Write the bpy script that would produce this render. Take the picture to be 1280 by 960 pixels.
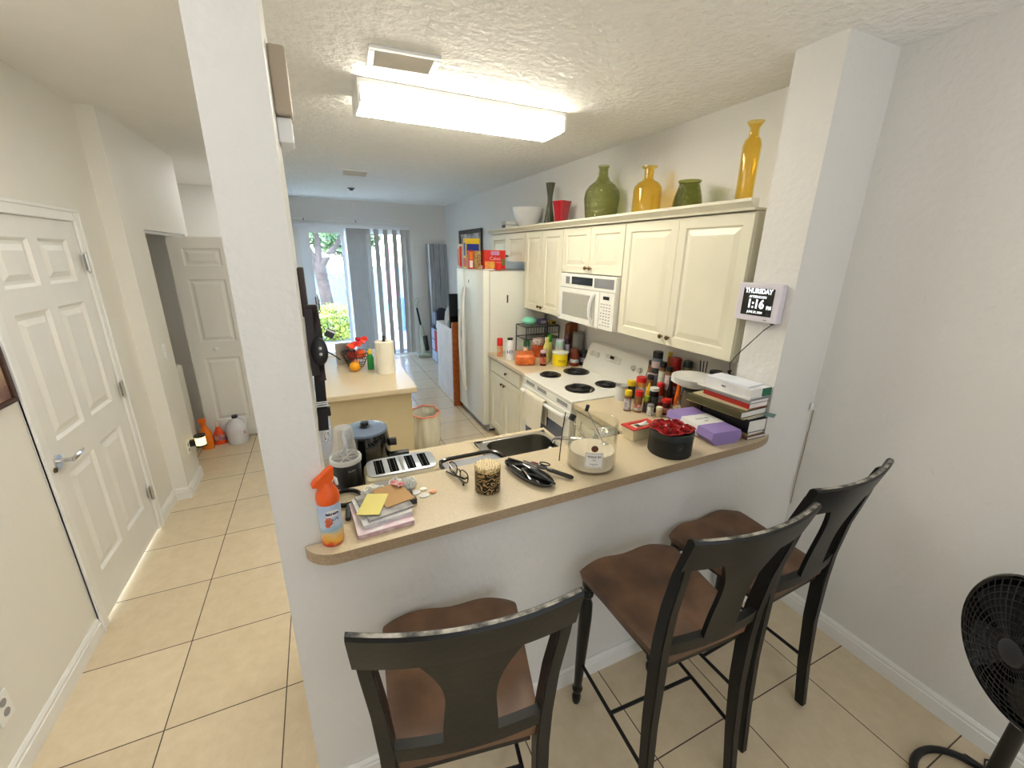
import bpy, bmesh, math, random
from mathutils import Matrix, Vector, noise
R_ = math.radians
random.seed(7)
for _o in list(bpy.data.objects):
    bpy.data.objects.remove(_o)
SC = bpy.context.scene
COL = SC.collection

# ------------------------------------------------------------------ camera
cam_d = bpy.data.cameras.new('camera')
cam_d.sensor_fit = 'HORIZONTAL'
cam_d.sensor_width = 36.0
cam_d.lens = 517.07 / 1280 * 36.0
cam_d.clip_start = 0.05
cam_d.clip_end = 300
cam = bpy.data.objects.new('camera', cam_d)
COL.objects.link(cam)
_r = Matrix(((0.9097544, -0.41488168, 0.01483674),
             (-0.11115796, -0.27786995, -0.95416571),
             (0.39998855, 0.86640723, -0.29891081)))
_m = Matrix((_r[0], -_r[1], -_r[2])).transposed().to_4x4()
_m.translation = (0, 0, 1.9)
cam.matrix_world = _m
SC.camera = cam

# ------------------------------------------------------------------ look
SC.view_settings.view_transform = 'Standard'
SC.view_settings.look = 'None'
SC.view_settings.gamma = 1.0
SC.view_settings.use_curve_mapping = False
SC.view_settings.exposure = 0.16

# ------------------------------------------------------------------ world
W = bpy.data.worlds.new('sky')
SC.world = W
W.use_nodes = True
wn = W.node_tree
sky = wn.nodes.new('ShaderNodeTexSky')
sky.sky_type = 'NISHITA'
sky.sun_disc = False
sky.sun_elevation = R_(58)
sky.sun_rotation = R_(200)
sky.air_density = 1.0
sky.dust_density = 1.5
bg = wn.nodes['Background']
bg.inputs['Strength'].default_value = 5.2
wn.links.new(sky.outputs[0], bg.inputs['Color'])


def lamp(name, kind, loc, energy, color, size=None, size_y=None, rot=(0, 0, 0), target=None):
    d = bpy.data.lights.new(name, kind)
    d.energy = energy
    d.color = color
    if kind == 'AREA':
        d.shape = 'RECTANGLE'
        d.size = size
        d.size_y = size_y or size
    elif kind == 'SUN':
        d.angle = size
    else:
        d.shadow_soft_size = size or 0.1
    o = bpy.data.objects.new(name, d)
    COL.objects.link(o)
    o.location = loc
    if target is not None:
        o.rotation_euler = (Vector(target) - Vector(loc)).to_track_quat('-Z', 'Y').to_euler()
    else:
        o.rotation_euler = rot
    return o


lamp('sun', 'SUN', (0, 12, 10), 2.5, (1.0, 0.95, 0.86), R_(0.6), target=(1.2, 14, 0))
# daylight from the living-room windows behind the photographer
lamp('living_room_window_light', 'AREA', (1.0, -2.55, 1.15), 24, (0.82, 0.89, 1.0), 3.0, 1.9, target=(1.1, 1.0, 0.55))
# added unseen fill behind the camera, aimed up to brighten the ceiling
lamp('ceiling_fill', 'AREA', (0.6, -1.3, 1.75), 22, (0.95, 0.96, 1.0), 0.6, 0.6, rot=(R_(170), 0, 0))
# added unseen overhead fills that brighten the hall, near and far
lamp('hall_fill_near', 'AREA', (-0.78, 1.4, 2.70), 14, (1.0, 0.98, 0.95), 0.6, 1.6, rot=(0, 0, 0))
lamp('hall_fill_far', 'AREA', (-0.60, 6.3, 2.70), 12, (0.97, 0.98, 1.0), 0.3, 1.6, rot=(0, 0, 0))  # added fill kept hidden behind the left pillar, has no fixture


# ------------------------------------------------------------------ materials
def lin(c):
    return tuple((v / 255 / 12.92) if v / 255 <= 0.04045 else ((v / 255 + 0.055) / 1.055) ** 2.4 for v in c[:3])


_mats = {}


def mat(name, rgb, rough=0.5, metal=0.0, bump=0.0, bscale=60.0, var=0.06, vscale=6.0, coat=0.0, emis=None, estr=0.0,
        rgb2=None, spec=0.5, detail=2.0, sss=0.0, dist=0.01):
    if name in _mats:
        return _mats[name]
    m = bpy.data.materials.new(name)
    m.use_nodes = True
    t = m.node_tree
    b = t.nodes['Principled BSDF']
    c = lin(rgb)
    c2 = lin(rgb2) if rgb2 else tuple(v * (1 - var * 2) for v in c)
    tc = t.nodes.new('ShaderNodeTexCoord')
    n = t.nodes.new('ShaderNodeTexNoise')
    n.inputs['Scale'].default_value = vscale
    n.inputs['Detail'].default_value = 4
    t.links.new(tc.outputs['Object'], n.inputs['Vector'])
    rp = t.nodes.new('ShaderNodeValToRGB')
    rp.color_ramp.elements[0].position = 0.35
    rp.color_ramp.elements[1].position = 0.65
    rp.color_ramp.elements[0].color = (*c2, 1)
    rp.color_ramp.elements[1].color = (*c, 1)
    t.links.new(n.outputs['Fac'], rp.inputs['Fac'])
    t.links.new(rp.outputs[0], b.inputs['Base Color'])
    b.inputs['Roughness'].default_value = rough
    b.inputs['Metallic'].default_value = metal
    b.inputs['Coat Weight'].default_value = coat
    b.inputs['Specular IOR Level'].default_value = spec
    if emis:
        b.inputs['Emission Color'].default_value = (*lin(emis), 1)
        b.inputs['Emission Strength'].default_value = estr
    if bump > 0:
        n2 = t.nodes.new('ShaderNodeTexNoise')
        n2.inputs['Scale'].default_value = bscale
        n2.inputs['Detail'].default_value = detail
        t.links.new(tc.outputs['Object'], n2.inputs['Vector'])
        bp = t.nodes.new('ShaderNodeBump')
        bp.inputs['Strength'].default_value = bump
        bp.inputs['Distance'].default_value = dist
        t.links.new(n2.outputs['Fac'], bp.inputs['Height'])
        t.links.new(bp.outputs[0], b.inputs['Normal'])
    _mats[name] = m
    return m


def clear(name, rgb, rough=0.03, ior=1.45, gloss=1.0, bump=0.0, bscale=100, frost=0.0):
    """thin clear (optionally tinted) pane: transparent + fresnel gloss"""
    if name in _mats:
        return _mats[name]
    m = bpy.data.materials.new(name)
    m.use_nodes = True
    t = m.node_tree
    t.nodes.remove(t.nodes['Principled BSDF'])
    out = t.nodes['Material Output']
    tr = t.nodes.new('ShaderNodeBsdfTransparent')
    tc = t.nodes.new('ShaderNodeTexCoord')
    n = t.nodes.new('ShaderNodeTexNoise')
    n.inputs['Scale'].default_value = 9
    t.links.new(tc.outputs['Object'], n.inputs['Vector'])
    rp = t.nodes.new('ShaderNodeValToRGB')
    c = lin(rgb)
    rp.color_ramp.elements[0].color = (*[v * 0.94 for v in c], 1)
    rp.color_ramp.elements[1].color = (*c, 1)
    t.links.new(n.outputs['Fac'], rp.inputs['Fac'])
    t.links.new(rp.outputs[0], tr.inputs['Color'])
    gl = t.nodes.new('ShaderNodeBsdfGlossy')
    gl.inputs['Roughness'].default_value = rough
    fr = t.nodes.new('ShaderNodeLayerWeight')
    fr.inputs['Blend'].default_value = 0.5
    pw = t.nodes.new('ShaderNodeMath')
    pw.operation = 'POWER'
    pw.inputs[1].default_value = 4.0
    t.links.new(fr.outputs['Facing'], pw.inputs[0])
    ma = t.nodes.new('ShaderNodeMath')
    ma.operation = 'MULTIPLY_ADD'
    ma.inputs[1].default_value = 0.55 * gloss
    ma.inputs[2].default_value = ((ior - 1) / (ior + 1)) ** 2 * gloss
    t.links.new(pw.outputs[0], ma.inputs[0])
    mx = t.nodes.new('ShaderNodeMixShader')
    t.links.new(ma.outputs[0], mx.inputs['Fac'])
    t.links.new(tr.outputs[0], mx.inputs[1])
    t.links.new(gl.outputs[0], mx.inputs[2])
    if bump:
        v = t.nodes.new('ShaderNodeTexVoronoi')
        v.inputs['Scale'].default_value = bscale
        t.links.new(tc.outputs['Object'], v.inputs['Vector'])
        bp = t.nodes.new('ShaderNodeBump')
        bp.inputs['Strength'].default_value = bump
        bp.inputs['Distance'].default_value = 0.01
        t.links.new(v.outputs['Distance'], bp.inputs['Height'])
        t.links.new(bp.outputs[0], gl.inputs['Normal'])
        t.links.new(bp.outputs[0], fr.inputs['Normal'])
    res = mx.outputs[0]
    if frost > 0:
        df = t.nodes.new('ShaderNodeBsdfDiffuse')
        t.links.new(rp.outputs[0], df.inputs['Color'])
        m2 = t.nodes.new('ShaderNodeMixShader')
        m2.inputs['Fac'].default_value = frost
        t.links.new(res, m2.inputs[1])
        t.links.new(df.outputs[0], m2.inputs[2])
        res = m2.outputs[0]
    t.links.new(res, out.inputs['Surface'])
    _mats[name] = m
    return m


def tile_mat(name, x0, y0, px, py, w, rgb, rgb2, grout, rough=0.35):
    m = bpy.data.materials.new(name)
    m.use_nodes = True
    t = m.node_tree
    b = t.nodes['Principled BSDF']
    tc = t.nodes.new('ShaderNodeTexCoord')
    sp = t.nodes.new('ShaderNodeSeparateXYZ')
    t.links.new(tc.outputs['Object'], sp.inputs[0])

    def M(op, a, bb=None, cc=None):
        q = t.nodes.new('ShaderNodeMath')
        q.operation = op
        for i, v in enumerate((a, bb, cc)):
            if v is None:
                continue
            if isinstance(v, (int, float)):
                q.inputs[i].default_value = v
            else:
                t.links.new(v, q.inputs[i])
        return q.outputs[0]
    ds = []
    ids = []
    for ax, o0, p in (('X', x0, px), ('Y', y0, py)):
        u = M('DIVIDE', M('SUBTRACT', sp.outputs[ax], o0), p)
        ids.append(M('FLOOR', u))
        f = M('FRACT', u)
        d = M('MULTIPLY', M('MINIMUM', f, M('SUBTRACT', 1.0, f)), p)
        ds.append(d)
    dist = M('MINIMUM', ds[0], ds[1])
    g = M('LESS_THAN', dist, w)
    # tile variation
    cb = t.nodes.new('ShaderNodeCombineXYZ')
    t.links.new(ids[0], cb.inputs[0])
    t.links.new(ids[1], cb.inputs[1])
    wn_ = t.nodes.new('ShaderNodeTexWhiteNoise')
    t.links.new(cb.outputs[0], wn_.inputs['Vector'])
    n = t.nodes.new('ShaderNodeTexNoise')
    n.inputs['Scale'].default_value = 14
    n.inputs['Detail'].default_value = 8
    n.inputs['Roughness'].default_value = 0.7
    t.links.new(tc.outputs['Object'], n.inputs['Vector'])
    ad = M('ADD', M('MULTIPLY', n.outputs['Fac'], 0.8), M('MULTIPLY', wn_.outputs['Value'], 0.2))
    rp = t.nodes.new('ShaderNodeValToRGB')
    rp.color_ramp.elements[0].position = 0.3
    rp.color_ramp.elements[1].position = 0.7
    rp.color_ramp.elements[0].color = (*lin(rgb2), 1)
    rp.color_ramp.elements[1].color = (*lin(rgb), 1)
    t.links.new(ad, rp.inputs['Fac'])
    mx = t.nodes.new('ShaderNodeMix')
    mx.data_type = 'RGBA'
    mx.inputs['B'].default_value = (*lin(grout), 1)
    t.links.new(g, mx.inputs['Factor'])
    t.links.new(rp.outputs[0], mx.inputs['A'])
    t.links.new(mx.outputs['Result'], b.inputs['Base Color'])
    rr = M('MULTIPLY_ADD', g, 0.4, rough)
    t.links.new(rr, b.inputs['Roughness'])
    bp = t.nodes.new('ShaderNodeBump')
    bp.inputs['Strength'].default_value = 0.5
    bp.inputs['Distance'].default_value = 0.002
    t.links.new(M('SUBTRACT', 1.0, g), bp.inputs['Height'])
    t.links.new(bp.outputs[0], b.inputs['Normal'])
    _mats[name] = m
    return m


# ------------------------------------------------------------------ mesh helper
class B:
    def __init__(s):
        s.bm = bmesh.new()

    def _new(s, fn):
        n0 = len(s.bm.verts)
        fn()
        s.bm.verts.ensure_lookup_table()
        return s.bm.verts[n0:]

    def box(s, x0, x1, y0, y1, z0, z1, bev=0.0, seg=2, M=None):
        g = bmesh.ops.create_cube(s.bm, size=1.0)
        vs = g['verts']
        for v in vs:
            v.co = Vector(((x0 + x1) / 2 + v.co.x * (x1 - x0), (y0 + y1) / 2 + v.co.y * (y1 - y0), (z0 + z1) / 2 + v.co.z * (z1 - z0)))
        if M is not None:
            for v in vs:
                v.co = M @ v.co
        if bev > 0:
            es = list({e for v in vs for e in v.link_edges})
            bmesh.ops.bevel(s.bm, geom=es, offset=bev, segments=seg, profile=0.5, affect='EDGES')
        return s

    def cyl(s, p0, p1, r, r2=None, seg=20):
        p0, p1 = Vector(p0), Vector(p1)
        r2 = r if r2 is None else r2
        d = p1 - p0
        q = d.to_track_quat('Z', 'Y').to_matrix().to_4x4()
        M = Matrix.Translation((p0 + p1) / 2) @ q
        bmesh.ops.create_cone(s.bm, cap_ends=True, cap_tris=False, segments=seg, radius1=max(r, 1e-5), radius2=max(r2, 1e-5), depth=d.length, matrix=M)
        return s

    def lathe(s, prof, c=(0, 0, 0), seg=28, sx=1.0, sy=1.0, close=True, M=None):
        rings = []
        c = Vector(c)
        for r, z in prof:
            if r < 1e-6:
                p = Vector((0, 0, z)) + c
                rings.append([s.bm.verts.new(M @ p if M else p)])
            else:
                ring = []
                for k in range(seg):
                    a = 2 * math.pi * k / seg
                    p = Vector((r * math.cos(a) * sx, r * math.sin(a) * sy, z)) + c
                    ring.append(s.bm.verts.new(M @ p if M else p))
                rings.append(ring)
        for a, b in zip(rings[:-1], rings[1:]):
            for k in range(seg):
                k2 = (k + 1) % seg
                if len(a) == 1 and len(b) == 1:
                    continue
                if len(a) == 1:
                    s.bm.faces.new((a[0], b[k], b[k2]))
                elif len(b) == 1:
                    s.bm.faces.new((a[k], a[k2], b[0]))
                else:
                    s.bm.faces.new((a[k], a[k2], b[k2], b[k]))
        if close:
            for ring in (rings[0], rings[-1]):
                if len(ring) > 1:
                    s.bm.faces.new(ring)
        return s

    def tube(s, pts, r, seg=8, closed=False, flat=1.0):
        pts = [Vector(p) for p in pts]
        n = len(pts)
        rings = []
        up = None
        for i, p in enumerate(pts):
            if closed:
                d = (pts[(i + 1) % n] - pts[i - 1]).normalized()
            else:
                d = (pts[min(i + 1, n - 1)] - pts[max(i - 1, 0)]).normalized()
            if up is None:
                up = d.orthogonal().normalized() if abs(d.z) > 0.9 else Vector((0, 0, 1))
            x = d.cross(up)
            if x.length < 1e-4:
                x = d.orthogonal()
            x.normalize()
            y = x.cross(d).normalized()
            up = y
            rr = r[i] if isinstance(r, (list, tuple)) else r
            rings.append([s.bm.verts.new(p + x * rr * math.cos(2 * math.pi * k / seg) + y * rr * flat * math.sin(2 * math.pi * k / seg)) for k in range(seg)])
        m = n if closed else n - 1
        for i in range(m):
            a, b = rings[i], rings[(i + 1) % n]
            for k in range(seg):
                k2 = (k + 1) % seg
                s.bm.faces.new((a[k], a[k2], b[k2], b[k]))
        if not closed:
            s.bm.faces.new(rings[0])
            s.bm.faces.new(rings[-1])
        return s

    def rectsweep(s, secs):
        """secs: list of 4-corner loops"""
        rings = [[s.bm.verts.new(Vector(p)) for p in sec] for sec in secs]
        k = len(rings[0])
        for a, b in zip(rings[:-1], rings[1:]):
            for i in range(k):
                j = (i + 1) % k
                s.bm.faces.new((a[i], a[j], b[j], b[i]))
        s.bm.faces.new(rings[0])
        s.bm.faces.new(rings[-1])
        return s

    def prism(s, pts, z0, z1, bev=0.0, seg=2, M=None):
        lo = [s.bm.verts.new((x, y, z0)) for x, y in pts]
        hi = [s.bm.verts.new((x, y, z1)) for x, y in pts]
        n = len(pts)
        fs = [s.bm.faces.new(lo), s.bm.faces.new(hi)]
        for i in range(n):
            j = (i + 1) % n
            fs.append(s.bm.faces.new((lo[i], lo[j], hi[j], hi[i])))
        if M is not None:
            for v in lo + hi:
                v.co = M @ v.co
        if bev > 0:
            es = list({e for f in fs[:2] for e in f.edges})
            bmesh.ops.bevel(s.bm, geom=es, offset=bev, segments=seg, profile=0.5, affect='EDGES')
        return s

    def sph(s, c, r, seg=16, rings=10, M=None):
        if not isinstance(r, (tuple, list)):
            r = (r, r, r)
        T = Matrix.Translation(c) @ Matrix.Diagonal((*r, 1))
        if M is not None:
            T = M @ T
        bmesh.ops.create_uvsphere(s.bm, u_segments=seg, v_segments=rings, radius=1, matrix=T)
        return s

    def face(s, *pts):
        s.bm.faces.new([s.bm.verts.new(p) for p in pts])
        return s

    def grid(s, fn, nu, nv, th=None):
        """fn(u,v)->point, optional thickness offset vector"""
        g = [[s.bm.verts.new(fn(i / nu, j / nv)) for j in range(nv + 1)] for i in range(nu + 1)]
        for i in range(nu):
            for j in range(nv):
                s.bm.faces.new((g[i][j], g[i + 1][j], g[i + 1][j + 1], g[i][j + 1]))
        if th is not None:
            th = Vector(th)
            h = [[s.bm.verts.new(g[i][j].co + th) for j in range(nv + 1)] for i in range(nu + 1)]
            for i in range(nu):
                for j in range(nv):
                    s.bm.faces.new((h[i][j], h[i][j + 1], h[i + 1][j + 1], h[i + 1][j]))
            for i in range(nu):
                for j in (0, nv):
                    s.bm.faces.new((g[i][j], g[i + 1][j], h[i + 1][j], h[i][j]))
            for j in range(nv):
                for i in (0, nu):
                    s.bm.faces.new((g[i][j], g[i][j + 1], h[i][j + 1], h[i][j]))
        return s

    def xf(s, M):
        for v in s.bm.verts:
            v.co = M @ v.co
        return s

    def mv(s, x, y, z, rz=0):
        return s.xf(Matrix.Translation((x, y, z)) @ Matrix.Rotation(rz, 4, 'Z'))

    def build(s, name, m, parent=None, smooth=False, label=None, kind=None, shadow=True, ang=35):
        bmesh.ops.recalc_face_normals(s.bm, faces=s.bm.faces[:])
        me = bpy.data.meshes.new(name)
        s.bm.to_mesh(me)
        s.bm.free()
        if smooth:
            for p in me.polygons:
                p.use_smooth = True
            try:
                me.set_sharp_from_angle(angle=R_(ang))
            except Exception:
                pass
        if m:
            me.materials.append(m)
        o = bpy.data.objects.new(name, me)
        COL.objects.link(o)
        if parent:
            o.parent = parent
        if label:
            o['label'] = label
        if kind:
            o['kind'] = kind
        return o


def thing(name, label, cat, loc=(0, 0, 0), rz=0.0, group=None):
    o = bpy.data.objects.new(name, None)
    o.empty_display_size = 0.05
    COL.objects.link(o)
    o.location = loc
    o.rotation_euler = (0, 0, rz)
    o['label'] = label
    o['category'] = cat
    if group:
        o['group'] = group
    return o


def tag(o, label, cat, group=None, loc=None, rz=None):
    o['label'] = label
    o['category'] = cat
    if group:
        o['group'] = group
    if loc is not None:
        o.location = loc
    if rz is not None:
        o.rotation_euler = (0, 0, rz)
    return o


def struct(name, b, m, parent=None, smooth=False):
    return b.build(name, m, parent, smooth, kind='structure')


def lettering(body, size, m, parent, M, bend=None, bold=0.0, name='lettering', depth=0.0006, align='CENTER', sx=1.0):
    """text turned into a mesh; M places the xy text plane; bend = radius of a vertical cylinder the text wraps"""
    cu = bpy.data.curves.new(name, 'FONT')
    cu.body = body
    cu.size = size
    cu.align_x = align
    cu.align_y = 'CENTER'
    cu.extrude = depth
    cu.offset = bold
    cu.resolution_u = 3
    tmp = bpy.data.objects.new(name, cu)
    COL.objects.link(tmp)
    dg = bpy.context.evaluated_depsgraph_get()
    me = bpy.data.meshes.new_from_object(tmp.evaluated_get(dg))
    bpy.data.objects.remove(tmp)
    bpy.data.curves.remove(cu)
    for v in me.vertices:
        x, y, z = v.co
        x *= sx
        if bend:
            a = x / bend
            # cylinder axis along local y, text faces +z
            v.co = Vector(((bend + z) * math.sin(a), y, (bend + z) * math.cos(a)))
        else:
            v.co = Vector((x, y, z))
        v.co = M @ v.co
    me.materials.clear()
    me.materials.append(m)
    o = bpy.data.objects.new(name, me)
    COL.objects.link(o)
    if parent:
        o.parent = parent
    return o


def facing(ang, pos=(0, 0, 0)):
    """matrix that stands a text plane (xy) upright, facing horizontal direction angle ang (0 = +x)"""
    n = Vector((math.cos(ang), math.sin(ang), 0))
    x = Vector((-math.sin(ang), math.cos(ang), 0))
    y = Vector((0, 0, 1))
    m = Matrix((x, y, n)).transposed().to_4x4()
    m.translation = pos
    return m


def rrect(w, d, r, n=5, cx=0, cy=0):
    pts = []
    for sx, sy, a0 in ((1, 1, 0), (-1, 1, 90), (-1, -1, 180), (1, -1, 270)):
        for k in range(n + 1):
            a = R_(a0 + 90 * k / n)
            pts.append((cx + sx * (w / 2 - r) + r * math.cos(a), cy + sy * (d / 2 - r) + r * math.sin(a)))
    return pts


def copy_tree(o, parent=None):
    c = o.copy()
    COL.objects.link(c)
    c.parent = parent
    for ch in list(o.children):
        copy_tree(ch, c)
    return c


def door_mesh(w, h, t, panels, d=0.008, a=0.014, b=0.03, raised=True):
    """slab x 0..w, z 0..h, y 0..t, front face at y=0 (facing -y), panels (x0,x1,z0,z1)"""
    s = B()
    bm = s.bm
    xs = sorted({0, w, *[round(v, 5) for p in panels for v in p[:2]]})
    zs = sorted({0, h, *[round(v, 5) for p in panels for v in p[2:]]})
    pk = [tuple(round(v, 5) for v in p) for p in panels]

    def q(p0, p1, p2, p3):
        s.face(p0, p1, p2, p3)
    for i in range(len(xs) - 1):
        for j in range(len(zs) - 1):
            x0, x1, z0, z1 = xs[i], xs[i + 1], zs[j], zs[j + 1]
            inside = any(p[0] <= x0 and p[1] >= x1 and p[2] <= z0 and p[3] >= z1 for p in pk)
            if not inside:
                q((x0, 0, z0), (x1, 0, z0), (x1, 0, z1), (x0, 0, z1))
    for (x0, x1, z0, z1) in pk:
        lv = [(0, 0), (a * 0.5, d), (a, d)]
        if raised:
            lv += [(a + b, d * 0.15)]
        loops = [[(x0 + k, y, z0 + k), (x1 - k, y, z0 + k), (x1 - k, y, z1 - k), (x0 + k, y, z1 - k)] for k, y in lv]
        for A, C in zip(loops[:-1], loops[1:]):
            for k in range(4):
                k2 = (k + 1) % 4
                q(A[k], A[k2], C[k2], C[k])
        q(*loops[-1])
    q((0, t, 0), (w, t, 0), (w, t, h), (0, t, h))
    q((0, 0, 0), (0, t, 0), (0, t, h), (0, 0, h))
    q((w, 0, 0), (w, t, 0), (w, t, h), (w, 0, h))
    q((0, 0, 0), (w, 0, 0), (w, t, 0), (0, t, 0))
    q((0, 0, h), (w, 0, h), (w, t, h), (0, t, h))
    bmesh.ops.remove_doubles(bm, verts=bm.verts[:], dist=1e-5)
    return s


ROT_MX = Matrix.Rotation(R_(-90), 4, 'Z')   # turns a -y facing front to face -x
ROT_PX = Matrix.Rotation(R_(90), 4, 'Z')    # turns a -y facing front to face +x

# ================================================================== materials in use
M_wall = mat('wall_paint', (226, 224, 219), 0.55, bump=0.55, bscale=34, var=0.012, vscale=1.5, dist=0.006)
M_hall = mat('hall_paint', (232, 229, 220), 0.6, bump=0.35, bscale=38, var=0.012, vscale=1.5, dist=0.004)
M_ceil = mat('knockdown_ceiling', (244, 243, 238), 0.7, bump=0.9, bscale=26, var=0.02, vscale=20, detail=5, dist=0.016)
M_ceil2 = mat('smooth_ceiling', (240, 238, 232), 0.7, bump=0.15, bscale=40, var=0.01)
M_trim = mat('white_trim', (236, 235, 230), 0.35, var=0.015)
M_door = mat('door_paint', (232, 230, 224), 0.4, var=0.015, bump=0.08, bscale=80)
M_floor = tile_mat('floor_tile', 1.465, 2.136, 0.4497, 0.456, 0.0024, (220, 204, 174), (204, 186, 154), (74, 60, 48), 0.28)
M_cream = mat('cream_cabinet', (230, 225, 202), 0.35, var=0.015)
M_lam = mat('beige_laminate', (212, 196, 165), 0.3, vscale=150, bump=0.02, rgb2=(202, 185, 153))
M_lamshade = mat('laminate_shaded', (176, 154, 126), 0.4, vscale=160, rgb2=(160, 138, 110))  # same laminate made darker: shade on the bar edge put into the colour
M_white_app = mat('white_enamel', (240, 238, 228), 0.22, var=0.01, coat=0.3)
M_fridge = mat('fridge_white', (232, 232, 222), 0.3, var=0.01, bump=0.05, bscale=200)
M_black = mat('black_plastic', (14, 14, 15), 0.4, var=0.1)
M_blackg = mat('black_gloss', (10, 10, 11), 0.12, var=0.1, coat=0.5)
M_dark = mat('dark_grey', (52, 52, 54), 0.5, var=0.08)
M_grey = mat('mid_grey', (150, 150, 152), 0.45, var=0.05)
M_steel = mat('brushed_steel', (196, 194, 188), 0.28, metal=1.0, var=0.05, vscale=30)
M_chrome = mat('chrome', (225, 225, 228), 0.1, metal=1.0, var=0.02)
M_brass = mat('aged_brass', (120, 98, 66), 0.35, metal=1.0, var=0.1)
M_white = mat('white_plastic', (238, 238, 234), 0.4, var=0.01)
M_paper = mat('white_paper', (238, 236, 230), 0.8, var=0.02)
M_alu = mat('white_aluminium', (228, 230, 232), 0.35, var=0.01)
M_blind = mat('vinyl_blind', (196, 194, 190), 0.6, var=0.03)
M_glass = clear('window_glass', (250, 252, 252))

# ================================================================== the setting
struct('floor', B().box(-2.1, 2.4, -3.1, 8.12, -0.05, 0), M_floor)
struct('ceiling', B().box(-0.187, 2.4, -3.1, 8.12, 2.727, 2.80), M_ceil)
struct('ceiling', B().box(-2.1, -0.187, -3.1, 8.12, 2.727, 2.80), M_ceil2)
struct('wall_right', B().box(2.265, 2.4, -3.1, 8.12, 0, 2.727), M_wall)
struct('wall_front', B().box(-1.22, 2.265, -3.1, -3.0, 0, 2.727), M_wall)
struct('wall_back', B().box(-0.32, -0.19, 8.02, 8.12, 0, 2.727).box(1.60, 2.265, 8.02, 8.12, 0, 2.727).box(-0.19, 1.60, 8.02, 8.12, 2.31, 2.727), M_wall)
struct('wall_left', B().box(-1.32, -1.22, -3.1, 2.44, 0, 2.727).box(-1.32, -1.22, 2.44, 3.29, 2.04, 2.727).box(-1.32, -1.22, 3.29, 3.70, 0, 2.727), M_hall)
struct('wall_closet', B().box(-1.32, -1.12, 3.70, 4.08, 0, 2.727).box(-1.22, -1.12, 4.08, 5.29, 2.035, 2.727)
       .box(-2.1, -1.32, 3.98, 4.08, 0, 2.727), M_hall)
struct('wall_closet_end', B().box(-2.1, -1.12, 5.19, 5.29, 0, 2.035).box(-2.1, -1.22, 5.19, 5.29, 2.035, 2.727), M_hall)
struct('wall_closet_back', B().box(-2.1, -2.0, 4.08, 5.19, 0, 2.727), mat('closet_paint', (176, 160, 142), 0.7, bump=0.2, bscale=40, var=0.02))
struct('wall_hall_left', B().box(-2.1, -1.75, 5.29, 7.3, 0, 2.727), M_hall)
struct('wall_hall_end', B().box(-2.1, -1.43, 7.3, 7.4, 0, 2.727).box(-1.43, -0.42, 7.3, 7.4, 0, 2.727), M_hall)
struct('wall_hall', B().box(-0.42, -0.32, 5.2, 8.12, 0, 2.727), M_wall)
struct('wall_bar', B().box(-0.05, 1.915, 1.18, 1.32, 0, 1.03), M_wall)
struct('wall_pillar_left', B().box(-0.187, -0.05, 1.18, 1.44, 0, 2.727), M_wall)
struct('wall_pillar_right', B().box(1.915, 2.265, 1.18, 1.385, 0, 2.727), M_wall)


def baseboard(name, a, b, out, h=0.095, t=0.015):
    a, b = Vector(a), Vector(b)
    o = Vector(out)
    prof = [(0, 0), (t, 0), (t, h * 0.68), (t * 0.75, h * 0.72), (t * 0.8, h * 0.86), (t * 0.3, h), (0, h)]
    s = B()
    ra = [s.bm.verts.new((a.x + o.x * d, a.y + o.y * d, z)) for d, z in prof]
    rb = [s.bm.verts.new((b.x + o.x * d, b.y + o.y * d, z)) for d, z in prof]
    n = len(prof)
    for i in range(n):
        j = (i + 1) % n
        s.bm.faces.new((ra[i], ra[j], rb[j], rb[i]))
    s.bm.faces.new(ra)
    s.bm.faces.new(rb)
    struct(name, s, M_trim)


baseboard('baseboard_right', (2.265, -3.0), (2.265, 1.175), (-1, 0))
baseboard('baseboard_bar', (-0.187, 1.18), (2.25, 1.18), (0, -1))
baseboard('baseboard_left', (-1.22, -3.0), (-1.22, 2.375), (1, 0))
baseboard('baseboard_hall', (-1.22, 3.355), (-1.22, 3.70), (1, 0))
baseboard('baseboard_jog', (-1.205, 3.70), (-1.12, 3.70), (0, -1))
baseboard('baseboard_closet', (-1.12, 3.685), (-1.12, 4.08), (1, 0))
baseboard('baseboard_back', (1.60, 8.02), (2.265, 8.02), (0, -1))
baseboard('baseboard_end', (-1.75, 7.3), (-0.42, 7.3), (0, -1))


def casing(name, y0, y1, zt, w=0.065):
    s = B()
    for (a, b, c, d) in ((y0 - w, y0, 0, zt + w), (y1, y1 + w, 0, zt + w), (y0, y1, zt, zt + w)):
        s.box(-1.22, -1.204, a, b, c, d, bev=0.005)
    s.box(-1.22, -1.198, y0 - w, y0 - w + 0.018, 0, zt + w, bev=0.004).box(-1.22, -1.198, y1 + w - 0.018, y1 + w, 0, zt + w, bev=0.004)
    s.box(-1.22, -1.198, y0 - w, y1 + w, zt + w - 0.018, zt + w, bev=0.004)
    struct(name, s, M_trim)


casing('trim_1', 2.44, 3.29, 2.04)

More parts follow.
